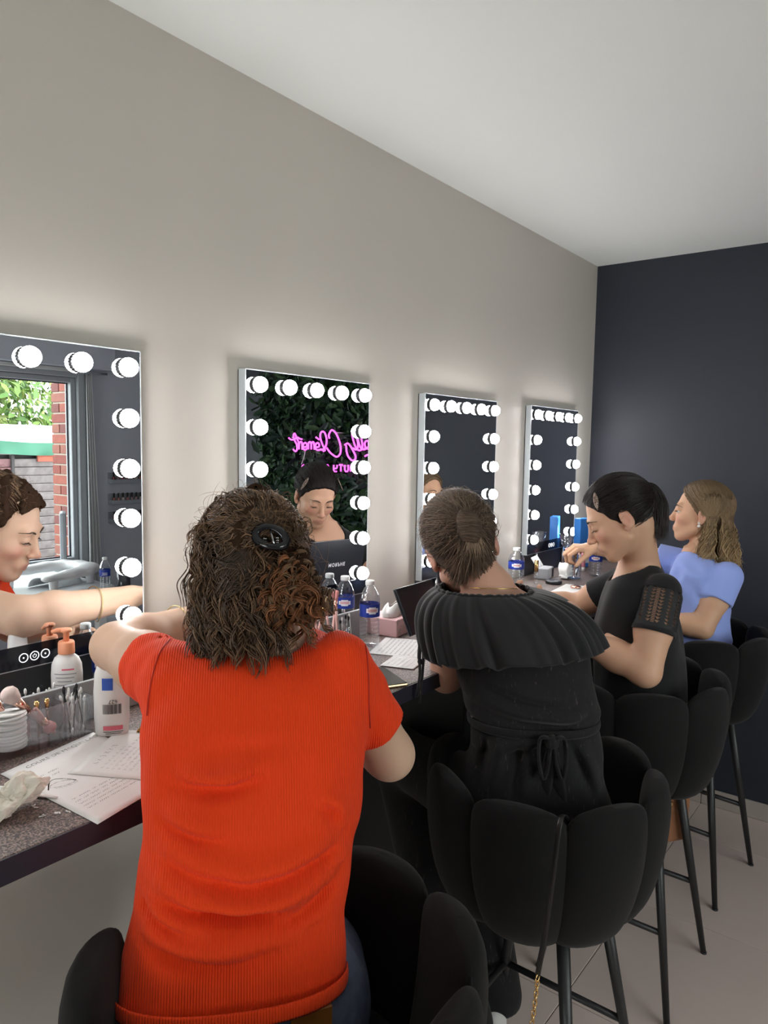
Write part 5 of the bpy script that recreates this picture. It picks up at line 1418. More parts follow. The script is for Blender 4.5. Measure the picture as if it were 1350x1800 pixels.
# --- three wall racks of nail polish beside the window
rack_m = mat('pale_grey_rack', (.30, .33, .37), .45)
pol_cap = mat('polish_cap', (.03, .028, .03), .3); 
rack_names = ('top', 'middle', 'bottom')
polish_mats = [mat('polish_%d' % i, c, .15, coat=.6) for i, c in enumerate(((.35, .14, .13), (.55, .34, .30), (.22, .05, .07), (.45, .40, .38), (.30, .20, .22)))]
def polish_mesh(i):
    b = B(); lathe(b, [(0, 0), (.0105, 0), (.0115, .004), (.0115, .030), (.0075, .037), (.0075, .040)], 12, mi=0); lathe(b, [(.0070, .0395), (.0066, .072), (0, .0725)], 12, mi=1)
    me = bpy.data.meshes.new('nail_polish'); b.to_mesh(me); b.free(); me.materials.append(polish_mats[i]); me.materials.append(pol_cap); return me
pms = [polish_mesh(i) for i in range(5)]
ORD = ('first', 'second', 'third', 'fourth', 'fifth', 'sixth', 'seventh', 'eighth', 'ninth', 'tenth', 'eleventh', 'twelfth')
g = rnd(31)
for r, z in enumerate((1.318, 1.168, 1.036)):
    rk = thing('polish_rack', 'pale grey wall rack of nail polish beside the window, %s of the three' % rack_names[r], 'rack', (2.91, OPP_Y, z), 0, 'wall racks for nail polish')
    b = B(); box(b, 0, .46, .0005, .008, 0, .075, .002); box(b, 0, .46, .008, .055, 0, .006, .001); obj('shelf', b, rack_m, rk)
    b = B(); box(b, 0, .46, .055, .060, 0, .028, .001); box(b, 0, .005, .008, .055, .006, .03); box(b, .455, .46, .008, .055, .006, .03); obj('lip', b, rack_m, rk)
    for k in range(12):
        o = bpy.data.objects.new('nail_polish', pms[int(g.integers(5))]); COL.objects.link(o); o.location = (2.91 + .030 + k * .0364, OPP_Y + .031, z + .0068)
        tag(o, 'nail polish bottle on the %s wall rack, %s from the window' % (rack_names[r], ORD[k]), 'nail polish', 'nail polish bottles on the wall racks')
# --- curtain beside the window
cur_m = mat('grey_white_curtain', (.50, .52, .53), .8, bump=(120, .2, .002))
cu = thing('curtain', 'narrow gathered pale curtain hanging beside the window frame', 'curtain', (2.755, OPP_Y + .03, 0))
V = []; nu, nv = 60, 30
for i in range(nu):
    s = i / (nu - 1)
    for j in range(nv):
        v = j / (nv - 1); wd = .045 + .075 * v ** 1.2
        V.append((-.02 + wd * s + .0, .016 * math.sin(s * 6.28 * 3.5) * (.35 + .65 * v) + .012, 2.075 - v * 1.95))
o = np_obj('drape', V, grid_faces(nu, nv), cur_m, cu); sm = o.modifiers.new('thick', 'SOLIDIFY'); sm.thickness = .002
b = B(); tube(b, [(-.03, .012, 2.082), (.14, .012, 2.082)], .008, 8); obj('rod', b, rack_m, cu)
# --- manicure table with a padded hand rest, chair, bottle, tools
tbl_m = mat('white_laminate', (.66, .68, .70), .3)
nt_ = thing('manicure_table', 'white manicure table in front of the window', 'table', (2.08, -2.70, 0))
b = B(); box(b, -.52, .30, -.48, .22, .748, .778, .006); obj('tabletop', b, tbl_m, nt_)
for sx in (-.46, .24):
    for sy in (-.42, .16): b = B(); box(b, sx - .025, sx + .025, sy - .025, sy + .025, .001, .748, .003); obj('leg', b, tbl_m, nt_)
b = B(); box(b, -.42, .20, -.40, .14, .60, .747, .004); obj('drawer_case', b, tbl_m, nt_)
hr_m = mat('white_leatherette', (.78, .79, .80), .35)
hr = thing('hand_rest', 'white padded U-shaped hand rest standing on the manicure table', 'hand rest', (2.13, -2.70, .779))
Ru = np.stack([nrm((.99, -.14 * 1.9, 0)), nrm((.27, .96, 0)), np.array([0, 0, 1.0])], 1)
def uloc(x, y, z=0): return np.array([2.13, -2.70, .779]) + Ru @ np.array([x, y, z])
def rest(P):
    q = (P - np.array([2.13, -2.70, .865], f32)) @ Ru.astype(f32)
    path = [(-.20, -.165, 0), (-.05, -.160, 0), (.08, -.150, .002), (.165, -.10, .004), (.185, 0, .005), (.165, .10, .004), (.08, .150, .002), (-.05, .160, 0), (-.20, .165, 0)]
    q2 = q * np.array([1, 1, 1.9], f32)
    return sd_chain(q2, path, [.034, .050, .056, .060, .062, .060, .056, .050, .034], .02) / 1.5
sd_obj('pad', rest, (1.75, -3.05, .78), (2.55, -2.35, .95), .007, hr_m, hr, origin=np.array(hr.location))
for x, y in ((-.16, -.165), (-.16, .165), (.16, -.11), (.16, .11)):
    b = B(); lathe(b, [(.020, 0), (.020, .004), (.026, .065), (.032, .08)], 14, loc=Ru @ np.array((x, y, 0.0))); obj('leg', b, hr_m, hr, True)
b = B(); pts = []
V = []
for i in range(17):
    a = math.pi * (i / 16); 
    for j in range(8): V.append(Ru @ np.array((-.10 + .22 * j / 7, .085 * math.cos(a), .003 + .055 * math.sin(a))))
wm = thing('nail_lamp', 'small white arched nail lamp under the hand rest', 'lamp', tuple(uloc(0, 0)))
o = np_obj('shell', V, grid_faces(17, 8), tbl_m, wm); sm = o.modifiers.new('thick', 'SOLIDIFY'); sm.thickness = .006; sm.offset = 1
ch_m = mat('pale_grey_plastic', (.40, .44, .48), .4)
ch = thing('chair', 'pale grey chair behind the manicure table', 'chair', (2.435, -3.15, 0), .5 + math.pi)
b = B(); box(b, -.02, .02, -.09, .09, .48, 1.16, .018, seg=2); obj('backrest', b, ch_m, ch)
b = B(); box(b, -.40, -.02, -.17, .17, .43, .48, .02, seg=2); obj('seat', b, ch_m, ch)
for sx in (-.36, -.06):
    for sy in (-.14, .14): b = B(); tube(b, [(sx, sy, .44), (sx * 1.05, sy * 1.1, .003)], .014, 8); obj('leg', b, ch_m, ch)
clearp = thin_clear('clear_plastic')
water_cap = mat('white_cap', (.80, .82, .82), .4)
lab_blue = mat('blue_label', (.018, .045, .32), .4); lab_white = mat('white_print', (.85, .85, .88), .5); lab_pink = mat('pale_pink_print', (.75, .42, .45), .5)
def water_bottle(loc, label, cap=True, s=1.0, rot=0.0, h=.205, text=None, group='small water bottles with blue labels'):
    t = thing('water_bottle', label, 'bottle', loc, rot, group)
    R = .0305 * s; H = h * s
    prof = [(0, .004), (R * .75, .001), (R * .93, .004), (R, .012)]
    z = .016
    while z < H * .44: prof += [(R, z), (R * .955, z + .004), (R, z + .008)]; z += .0115
    prof += [(R * .985, H * .46), (R * .985, H * .66), (R, H * .68), (R * .97, H * .73), (R * .80, H * .81), (R * .55, H * .88), (R * .40, H * .915), (R * .40, H * .935)]
    b = B(); lathe(b, prof, 28); obj('bottle_body', b, clearp, t, True)
    b = B(); lathe(b, [(R * .36, H * .925), (R * .45, H * .925), (R * .46, H * .94), (R * .46, H * .985), (R * .42, H), (0, H)], 20)
    if cap: obj('cap', b, water_cap, t, True)
    else: b.free()
    b = B(); lathe(b, [(R * 1.005, H * .465), (R * 1.005, H * .655)], 32, cap=False); lo = obj('label', b, lab_blue, t, True)
    b = B()
    for k, (a0, a1, z0, z1) in enumerate(((-.62, .62, .535, .60), (-.35, .35, .515, .535), (-.35, .35, .60, .618), (1.5, 2.6, .50, .51), (1.5, 2.4, .53, .54), (1.5, 2.5, .56, .57), (-2.6, -1.6, .50, .63))):
        n = 8; vs = [[b.verts.new((R * 1.012 * math.cos(a), R * 1.012 * math.sin(a), H * zz)) for zz in (z0, z1)] for a in np.linspace(a0 - 1.57, a1 - 1.57, n)]
        for i in range(n - 1): b.faces.new((vs[i][0], vs[i + 1][0], vs[i + 1][1], vs[i][1]))
    obj('label_print', b, lab_white, lo)
    b = B(); n = 6; vs = [[b.verts.new((R * 1.016 * math.cos(a), R * 1.016 * math.sin(a), H * zz)) for zz in (.548, .588)] for a in np.linspace(-.45 - 1.57, .45 - 1.57, n)]
    for i in range(n - 1): b.faces.new((vs[i][0], vs[i + 1][0], vs[i + 1][1], vs[i][1]))
    obj('label_emblem', b, lab_pink, lo)
    return t
water_bottle((2.226, -2.33, .7795), 'small water bottle with a blue label on the white manicure table', rot=math.radians(100), s=.95)
gl = thing('tool_jar', 'dark glass jar holding black handled nail tools on the manicure table', 'jar', (2.34, -2.33, .7795))
b = B(); lathe(b, [(0, .002), (.035, .002), (.038, .01), (.036, .11), (.033, .11), (.033, .012), (0, .01)], 20); obj('jar_body', b, mat('smoky_glass', (.05, .05, .06), .1, spec=.6), gl, True)
for k in range(6):
    a = k * 1.05; b = B(); tube(b, [(.012 * math.cos(a), .012 * math.sin(a), .012), (.03 * math.cos(a), .03 * math.sin(a), .15 + .012 * (k % 3))], [.004, .006], 8); obj('tool', b, mat('black_gloss', (.01, .01, .012), .15) if k % 2 else mat('chrome', (.75, .75, .77), .12, 1.0), gl, True)
tr_ = thing('tray', 'flat black tray lying on the manicure table', 'tray', (1.93, -2.37, .7793)); b = B(); box(b, -.14, .14, -.08, .08, 0, .016, .005); obj('tray_body', b, black_panel_m, tr_)

# --- the yard: brick pillar, shed with boarded doors, tarp, trees
yd = struct('ground', (lambda b: (box(b, -6, 12, -14, OPP_Y - .26, -.30, -.13), b)[1])(B()), mat('yard_concrete', (.38, .36, .34), .9, var=(1.5, (.30, .29, .27), .6)))
brick_ms = [mat('red_brick_%d' % i, c, .85, bump=(60, .5, .004), var=(25, c2, .5)) for i, (c, c2) in enumerate((((.22, .065, .05), (.16, .045, .04)), ((.27, .085, .06), (.22, .065, .05)), ((.17, .06, .055), (.13, .05, .045)), ((.25, .10, .075), (.20, .075, .06))))]
mort_m = mat('pale_mortar', (.40, .35, .29), .95)
PX0, PX1, PY0, PY1 = 2.772, 3.10, -3.895, -3.68
bp_ = thing('brick_pillar', 'red brick pillar with pale mortar just outside the window', 'pillar', (PX0, PY0, -.129))
PW, PD = PX1 - PX0, PY1 - PY0
b = B(); box(b, .008, PW - .008, .008, PD - .002, 0, 2.75); obj('mortar_core', b, mort_m, bp_)
bmesh_cache = {}
def brick_at(x0, x1, y0, y1, z0, i):
    key = (round(x1 - x0, 4), round(y1 - y0, 4), i)
    if key not in bmesh_cache:
        b = B(); box(b, 0, x1 - x0, 0, y1 - y0, 0, .063, .003); me = bpy.data.meshes.new('brick'); b.to_mesh(me); b.free(); me.materials.append(brick_ms[i]); bmesh_cache[key] = me
    o = bpy.data.objects.new('brick', bmesh_cache[key]); COL.objects.link(o); o.parent = bp_; o.location = (x0, y0, z0)
g = rnd(5)
for r in range(36):
    z = .012 + r * .0745
    if z > 2.66: break
    cuts = [(0, PD)] if r % 2 else [(0, PD / 2 - .005), (PD / 2 + .005, PD)]
    for y0, y1 in cuts: brick_at(0, .10, y0, y1, z, int(g.integers(4)))
    brick_at(.11, PW, PD - .10, PD, z, int(g.integers(4)))
shed = thing('shed', 'weathered boarded shed with a flat white roof edge across the yard', 'shed', (2.2, -6.0, -.129))
b = B(); box(b, -.5, 3.0, -1.6, -.05, 0, 1.60); obj('shed_body', b, mat('dark_shed', (.05, .045, .045), .9), shed)
board_m = mat('weathered_grey_brown_board', (.12, .10, .10), .6, bump=(40, .4, .004), var=(14, (.19, .165, .16), .8))
pboard_m = mat('faded_pink_board', (.20, .10, .105), .75, bump=(40, .4, .004), var=(14, (.15, .08, .085), .6))
for k in range(17):
    z = .12 + k * .085
    for x0, x1, m_ in ((-.40, 1.262, pboard_m), (1.285, 2.9, board_m)):
        b = B(); vs = box(b, x0, x1, -.012, .012, 0, .080, .003); xf(b, vs, Matrix.Translation((0, -.02, z)) @ Matrix.Rotation(math.radians(-14 + (k * 7 % 5)), 4, 'X')); obj('board', b, m_, shed)
b = B(); box(b, 1.258, 1.288, -.03, .03, .05, 1.60, .003); obj('post', b, mat('dark_shed', (.05, .045, .045), .9), shed)
b = B(); box(b, -.5, 3.0, -.12, .06, 1.715, 1.897, .006); obj('roof_edge', b, mat('white_fascia', (.62, .64, .65), .6), shed)
V = []; nu, nv = 90, 10
for i in range(nu):
    for j in range(nv):
        x = -.5 + 3.5 * i / (nu - 1); v = j / (nv - 1); V.append((x, .062 + .018 * math.sin(x * 9 + v * 2) * v + .01 * math.sin(x * 23) * v, 1.73 - .125 * v - .012 * math.sin(x * 5)))
tp_ = np_obj('tarp', V, grid_faces(nu, nv), mat('green_tarpaulin', (.03, .14, .085), .45), shed)
b = B(); box(b, 1.52, 1.80, .005, .03, 1.53, 1.60, .003); obj('terracotta_sign', b, mat('terracotta', (.30, .08, .05), .8), shed)
def tree(x, y, h, r, label, seed, cols):
    t = thing('tree', label, 'tree', (x, y, -.129), 0, 'trees behind the shed')
    b = B(); tube(b, [(0, 0, 0), (.05, .02, h * .4), (-.03, .05, h * .8)], [.10, .08, .03], 10)
    for k in range(5): a = k * 1.3; tube(b, [(.02, .02, h * .45 + k * .15), (r * .6 * math.cos(a), r * .6 * math.sin(a), h * .6 + k * .18)], [.04, .012], 6)
    obj('trunk', b, mat('bark', (.10, .075, .05), .9), t)
    def smp(g):
        d = nrm(g.normal(size=3)); rr = r * g.uniform(.72, 1.02) * (1 + .18 * math.sin(d[0] * 7 + seed) * math.cos(d[2] * 6))
        return np.array([0, 0, h * .72]) + d * rr * np.array([1, 1, .85]), d + np.array([0, 0, .4])
    V, F, C = leaf_cloud(9000, smp, .15, cols, seed)
    o = np_obj('foliage', V, F, mat('bright_leaf', (.2, .35, .08), .6, vcol=True), t, False); set_attr(o, 'col', C); o['kind'] = 'stuff'
LC = ((.12, .21, .045), (.17, .27, .06), (.08, .16, .04), (.24, .29, .09))
tree(3.7, -9.45, 3.0, 1.75, 'bright green tree behind the shed, seen in the mirror beside the pillar', 3, LC)
tree(7.4, -9.9, 3.4, 1.4, 'taller green tree behind the right end of the shed', 4, LC)
# ================================================================== ON THE WORKTOP, nearest place
Z0 = CZ + .0006
acryl_m = thin_clear('clear_acrylic', (.98, .99, 1.0), .3)
og = thing('organiser', 'clear acrylic organiser holding cotton pads, brushes and cotton swabs', 'organiser', (.40, -.172, Z0))
b = B()
W_, D_, H_ = .310, .062, .070
box(b, 0, W_, 0, .0022, .002, H_); box(b, 0, W_, D_ - .0022, D_, .002, H_); box(b, 0, .0022, .0022, D_ - .0022, .002, H_); box(b, W_ - .0022, W_, .0022, D_ - .0022, .002, H_); box(b, 0, W_, 0, D_, 0, .002)
obj('case', b, acryl_m, og)
for x in (.205, .260):
    b = B(); box(b, x, x + .002, .0024, D_ - .0024, .002, H_ - .002); obj('divider', b, acryl_m, og)
pad_m = mat('white_cotton', (.82, .82, .80), .95, bump=(160, .5, .002))
def disc_mesh():
    b = B(); lathe(b, [(0, 0), (.0255, 0), (.0272, .0015), (.0272, .0030), (.0250, .0044), (0, .0046)], 26); me = bpy.data.meshes.new('cotton_pad'); b.to_mesh(me); b.free(); me.materials.append(pad_m); return me
dm = disc_mesh(); g = rnd(2)
PADN = ('lowest', 'second', 'third', 'fourth', 'fifth', 'sixth', 'seventh', 'eighth', 'ninth', 'tenth', 'eleventh', 'topmost')
for st, (sx, n, tilt) in enumerate(((.572, 12, .12), (.513, 12, .05), (.452, 9, .04))):
    for k in range(n):
        o = bpy.data.objects.new('cotton_pad', dm); COL.objects.link(o)
        o.location = (sx + g.normal() * .0012, -.141 + g.normal() * .0008, Z0 + .0045 + k * .0052 + (.004 if st == 0 else 0)); o.rotation_euler = (g.normal() * .01, tilt * (k / n) + g.normal() * .01 if n else 0, g.uniform(0, 6))
        tag(o, 'white cotton pad in the %s pile of the clear organiser, %s from below' % (('right', 'middle', 'left')[st], PADN[k] if k < n - 1 else 'topmost'), 'cotton pad', 'cotton pads in the clear organiser')
swab_stem = mat('swab_paper', (.80, .80, .76), .7); swab_black = mat('black_cotton_tip', (.015, .015, .017), .9)
def swab(p, q, black, label):
    p, q = np.asarray(p, float), np.asarray(q, float); d = nrm(q - p); L = np.linalg.norm(q - p)
    t = thing('cotton_swab', label, 'cotton swab', tuple(p), 0, 'cotton swabs by the clear organiser')
    b = B(); tube(b, [d * .004, d * (L - .004)], .0011, 6); obj('stem', b, swab_black if black else swab_stem, t)
    for e, sg in ((d * 0, 1), (d * L, -1)):
        b = B(); tube(b, [e, e + d * sg * .003, e + d * sg * .008, e + d * sg * .013], [.0008, .0026, .0028, .0012], 8); obj('tip', b, swab_black if black else pad_m, t)
sn = ('first', 'second', 'third', 'fourth', 'fifth', 'sixth', 'seventh', 'eighth', 'ninth', 'tenth', 'eleventh', 'twelfth', 'thirteenth', 'fourteenth', 'fifteenth', 'sixteenth')
for k in range(16):
    x0, x1 = .667 + g.uniform(0, .036), .664 + .042 * (k + .5) / 16
    y0, y1 = -.165 + g.uniform(0, .045), -.162 + .040 * ((k * 7) % 16) / 16
    bl = k % 3 == 1
    swab((x0, y0, Z0 + .0035), (x1, y1, Z0 + .079 + .010 * math.sin(k * 2.1)), bl, '%s cotton swab standing in the right compartment of the organiser, %s from its left' % ('black' if bl else 'white', sn[k]))
for k in range(9):
    x = .622 + .0075 * k; bl = k in (0, 2, 5)
    swab((x + .004 * math.sin(k * 3), -.090 + .003 * (k % 3), Z0 + .001), (x, -.086 + .004 * (k % 2), Z0 + .078 + .006 * math.sin(k * 1.7)), bl, '%s cotton swab standing behind the grey rail, %s from the left' % ('black' if bl else 'white', sn[k]))
b = B(); lathe(b, [(0, 0), (.0, .0)] , 3); b.free()
cupb = thing('swab_cup', 'low clear cup behind the grey rail holding cotton swabs', 'cup', (.652, -.0855, Z0))
b = B(); box(b, -.038, .038, -.0120, -.0105, .0, .05); box(b, -.038, .038, .0105, .012, 0, .05); box(b, -.038, -.0365, -.0105, .0105, 0, .05); box(b, .0365, .038, -.0105, .0105, 0, .05); obj('cup_wall', b, acryl_m, cupb)
rose = mat('rose_gold', (.80, .46, .36), .18, 1.0); pinkh = mat('pale_pink_handle', (.62, .36, .33), .35); goldm = mat('gold_ferrule', (.78, .52, .22), .2, 1.0); brown_h = mat('brown_handle', (.12, .06, .04), .4)
bris_l = mat('pale_bristles', (.62, .50, .46), .9, bump=(500, .5, .001)); bris_p = mat('pink_bristles', (.62, .26, .26), .9, bump=(500, .5, .001)); bris_d = mat('dark_bristles', (.05, .035, .03), .9, bump=(500, .5, .001)); bris_b = mat('blond_bristles', (.55, .40, .24), .9, bump=(500, .5, .001))
def brush(p, q, label, L_h, r_h, L_f, r_f, L_b, r_b, hm, fm, bm_, shape='round', group='make-up brushes', flat=1.0):
    """handle end p, bristle end q (direction only past the handle)"""
    p = np.asarray(p, float); d = nrm(np.asarray(q, float) - p)
    t = thing('makeup_brush', label, 'brush', tuple(p), 0, group)
    b = B(); tube(b, [d * (L_h * s) for s in (0, .05, .4, .8, 1)], [r_h * .55, r_h * .85, r_h * 1.1, r_h, r_h * .9], 10); obj('handle', b, hm, t, True)
    b = B(); tube(b, [d * (L_h * .97), d * (L_h + L_f * .5), d * (L_h + L_f)], [r_h * 1.02, (r_h + r_f) / 2, r_f], 12, sy=1.0); obj('ferrule', b, fm, t, True)
    b = B()
    if shape == 'round': pr = [(0, .85), (.15, 1.02), (.5, 1.35), (.75, 1.25), (.92, .8), (1, .2)]
    elif shape == 'fan': pr = [(0, .8), (.3, 1.1), (.7, 1.5), (.9, 1.45), (1, .9)]
    else: pr = [(0, .9), (.4, 1.0), (.8, .75), (1, .15)]
    tube(b, [d * (L_h + L_f * .96 + L_b * s) for s, _ in pr], [r_b * k for _, k in pr], 14, sy=flat); obj('bristles', b, bm_, t, True)
    return t
brush((.648, -.150, Z0 + .012), (.566, -.140, Z0 + .110), 'large fluffy powder brush leaning out of the organiser to the left', .070, .0052, .030, .0085, .030, .0115, pinkh, rose, bris_l)
brush((.615, -.128, Z0 + .008), (.535, -.118, Z0 + .11), 'powder brush leaning left behind the large fluffy one', .075, .0048, .026, .0075, .026, .0100, pinkh, rose, bris_l)
brush((.602, -.124, Z0 + .004), (.558, -.112, Z0 + .10), 'dark bristled brush leaning left between two powder brushes', .070, .004, .020, .006, .022, .0065, brown_h, rose, bris_d, 'flat')
brush((.607, -.160, Z0 + .072), (.648, -.158, Z0 + .006), 'pink blush brush standing head down in the middle compartment', .030, .0042, .012, .006, .018, .0090, pinkh, rose, bris_p)
for k, x in enumerate((.628, .647)):
    brush((x, -.130, Z0 + .003), (x - .002, -.128, Z0 + .08), 'slim brush with a gold end standing in the middle compartment, %s' % ('on the left', 'on the right')[k], .048, .0025, .018, .0045, .004, .004, brown_h, goldm, goldm, 'flat')
# lotion bottle standing on its cap end, barcode label facing the room
whitep = mat('white_plastic', (.80, .79, .77), .35, spec=.5, sss=.05)
def oval_bottle(t, prof, k, m, name='bottle_body'):
    b = B(); vs = lathe(b, prof, 36)
    bmesh.ops.scale(b, vec=(1, k, 1), verts=b.verts); return obj(name, b, m, t, True)
lo = thing('lotion_bottle', 'white oval lotion bottle with an upside-down barcode label beside the papers', 'bottle', (.727, -.205, Z0), math.radians(-43))
oval_bottle(lo, [(0, 0), (.026, 0), (.029, .004), (.031, .03), (.0315, .08), (.029, .115), (.022, .138), (.012, .148), (.0, .149)], .58, whitep)
ink = mat('black_print', (.02, .02, .02), .6); blue_p = mat('blue_print', (.03, .10, .50), .5); pink_p = mat('pink_print', (.75, .16, .22), .5); grey_p = mat('grey_print', (.28, .28, .30), .6)
def on_oval(x, z, R, k): # point of the front of an oval bottle
    y = -k * math.sqrt(max(R * R - x * x, 0)) - .0004; return (x, y, z)
def patch(bm, x0, x1, z0, z1, R, k, n=6, lift=0.0):
    vs = []
    for x in np.linspace(x0, x1, n):
        p, q = on_oval(x, z0, R + lift, k), on_oval(x, z1, R + lift, k); vs.append((bm.verts.new(p), bm.verts.new(q)))
    for i in range(n - 1): bm.faces.new((vs[i][0], vs[i + 1][0], vs[i + 1][1], vs[i][1]))
b = B(); patch(b, -.012, .0215, .0135, .0215, .0316, .58); obj('pink_band', b, pink_p, lo)
b = B(); patch(b, -.013, .006, .088, .110, .0312, .58); obj('blue_logo', b, blue_p, lo)
b = B(); x = -.012; g = rnd(40)
while x < .020:
    w = g.choice([.0004, .0008, .0012]); patch(b, x, x + w, .0440, .0620, .0322, .58, 2); x += w + g.choice([.0005, .0008])
patch(b, -.012, .022, .0100, .0110, .0318, .58); patch(b, -.008, .019, .0070, .0080, .0318, .58)
obj('barcode', b, ink, lo)
text_bm('627', .0095, Matrix.Translation((.010, -.0186, .0665)) @ Matrix.Rotation(math.pi / 2, 4, 'X') @ Matrix.Rotation(math.pi, 4, 'Z'), None)
b = text_bm('627', .0105, Matrix.Translation((.006, -.0192, .0672)) @ Matrix.Rotation(math.pi / 2, 4, 'X') @ Matrix.Rotation(math.pi, 4, 'Z')); obj('label_digits', b, ink, lo, recalc=False)
# soap dispenser and bottle behind the rail
so = thing('soap_dispenser', 'white soap dispenser with a peach pump below the nearest mirror', 'dispenser', (.722, -.060, Z0), math.radians(-40))
oval_bottle(so, [(0, 0), (.026, 0), (.0285, .004), (.0290, .05), (.0290, .085), (.0275, .105), (.022, .118), (.013, .126), (.012, .128), (0, .128)], .62, whitep)
peach = mat('peach_plastic', (.85, .36, .20), .4, sss=.1)
b = B(); lathe(b, [(0, .126), (.0150, .126), (.0155, .128), (.0150, .147), (.0135, .150), (0, .150)], 22); obj('collar', b, peach, so, True)
b = B(); lathe(b, [(.0055, .149), (.0058, .166), (.010, .168), (.011, .172), (.009, .1745), (0, .175)], 16); tube(b, [(0, 0, .1715), (-.016, -.002, .172), (-.026, -.003, .1690)], [.0050, .0042, .0032], 10); obj('pump', b, peach, so, True)
b = B(); patch(b, -.006, .016, .0960, .0990, .0283, .62); obj('pink_line', b, pink_p, so)
b = B()
for k in range(9):
    z = .088 - k * .0072; patch(b, -.020 + .003 * (k % 3), .020 - .004 * ((k * 5) % 4), z, z + .0016, .0292, .62)
obj('label_text', b, grey_p, so)
b = B(); patch(b, -.012, .022, .016, .0185, .0293, .62); obj('blue_line', b, blue_p, so)
b = text_bm('nivea', .0001, Matrix.Identity(4)); b.free()
water_bottle((.800, -.063, Z0), 'small blue-labelled water bottle behind the bare arm, beside the soap dispenser', rot=math.radians(-45), s=.78)
dk = thing('lid', 'small round pale lid lying by the wall between soap and water bottle', 'lid', (.764, -.056, Z0)); b = B(); lathe(b, [(0, 0), (.012, 0), (.012, .006), (.010, .008), (0, .008)], 20); obj('lid_disc', b, mat('cream', (.70, .58, .44), .5), dk)

# --- course sheets with printing and handwriting
paper_m = mat('white_paper', (.80, .79, .77), .8, bump=(30, .08, .002)); scrib_m = mat('ink_writing', (.06, .06, .085), .8); rule_m = mat('grey_rules', (.42, .42, .44), .8)
def sheet(name, label, A, e1, e2, w, h, z, group, curl=None):
    A = np.asarray(A, float); e1, e2 = nrm(e1), nrm(e2)
    t = thing(name, label, 'paper', (A[0], A[1], z), 0, group)
    n1, n2 = 14, 18; V = []
    for i in range(n1):
        for j in range(n2):
            u, v = i / (n1 - 1), j / (n2 - 1); zz = .0006
            if curl: zz += curl(u, v)
            V.append(np.append(e1 * u * w + e2 * v * h, zz))
    o = np_obj('page', V, grid_faces(n1, n2), paper_m, t); sm = o.modifiers.new('thick', 'SOLIDIFY'); sm.thickness = .0003
    def M(u, v, lift=.0009): return np.append(e1 * u * w + e2 * v * h, lift + (curl(u, v) if curl else 0))
    return t, M, e1, e2
def ribbon(bm, pts, wd, up=(0, 0, 1)):
    P = [np.asarray(p, float) for p in pts]; prev = None
    for i in range(len(P)):
        d = P[min(i + 1, len(P) - 1)] - P[max(i - 1, 0)]; n = np.cross(up, d); n = n / max(np.linalg.norm(n), 1e-9)
        c = (bm.verts.new(P[i] - n * wd), bm.verts.new(P[i] + n * wd))
        if prev: bm.faces.new((prev[0], c[0], c[1], prev[1]))
        prev = c
def scribble(bm, M, u0, u1, v, hgt, g, w, wd=.00028):
    u = u0
    while u < u1:
        L = g.uniform(.04, .11); n = int(L * 420); ph = g.uniform(0, 6)
        pts = []
        for k in range(n):
            s = k / max(n - 1, 1); a = s * L * 330 + ph
            pts.append(M(u + s * L + .005 * math.cos(a), v + hgt * (.5 * math.sin(a) * (.6 + .6 * abs(math.sin(a * .23 + ph))) - .1 * math.sin(a * .5))))
        if len(pts) > 2: ribbon(bm, pts, wd)
        u += L + g.uniform(.012, .03)
    return bm
e1, e2 = np.array([.185, .043]), np.array([.030, -.257])
s1, M1_, a1, a2 = sheet('course_sheet', 'lower printed make-up course sheet whose corner overhangs the worktop edge', (.521, -.217), e1, (.012, -.257), .192, .262, Z0, 'course sheets on the worktop')
g = rnd(61)
b = text_bm('COURS DE MAQUILLAGE', .0135, basis(tuple(M1_(.60, .070)), (*a1, 0), (*(-a2), 0), (0, 0, 1)), space=1.05); obj('heading', b, ink, s1, recalc=False)
b = text_bm('Cours', .010, basis(tuple(M1_(.10, .115)), (*a1, 0), (*(-a2), 0), (0, 0, 1))); b.free()
b = B()
for k in range(2): scribble(b, M1_, .04, .30, .25 + k * .05, .016, g, .19)
for k in range(5): scribble(b, M1_, .10, .55, .66 + k * .040, .012, g, .19)
eye = lambda s, h: M1_(.10 + .22 * s, .42 + h * math.sin(math.pi * s) + .06 * s)
ribbon(b, [eye(s, -.045) for s in np.linspace(0, 1, 14)], .0005); ribbon(b, [eye(s, .03) for s in np.linspace(0, 1, 14)], .0004); ribbon(b, [eye(s, -.095) for s in np.linspace(-.1, 1, 14)], .0009)
for s in np.linspace(.15, .95, 12): ribbon(b, [eye(s, .03), eye(s + .03, .03) + M1_(0, .025, 0) - M1_(0, 0, 0)], .0003)
ribbon(b, [M1_(.45 + .25 * s, .50 + .06 * math.sin(math.pi * s) + .05 * s) for s in np.linspace(0, 1, 14)], .0004)
scribble(b, M1_, .50, .75, .575, .03, g, .19, .0004); scribble(b, M1_, .62, .80, .80, .03, g, .19, .0004)
obj('handwriting', b, scrib_m, s1)
b = B()
for k in range(5): ribbon(b, [M1_(.35, .87 + k * .022 - .0), M1_(.97, .87 + k * .022)], .0002)
for k in range(4): ribbon(b, [M1_(.45, .70 + k * .04), M1_(.97, .70 + k * .04)], .0002)
obj('ruled_lines', b, rule_m, s1)
s2, M2_, a1, a2 = sheet('course_sheet', 'upper course sheet covered in handwriting, running under the orange shirt', (.588, -.300), (.155, .099), (.098, -.170), .184, .262, Z0 + .0012, 'course sheets on the worktop', curl=lambda u, v: .002 * math.sin(math.pi * v) * u)
b = B(); scribble(b, M2_, .22, .60, .10, .034, g, .18, .0005)
for k in range(6): scribble(b, M2_, .14, .55 + .4 * (k % 2), .17 + k * .038, .016, g, .18)
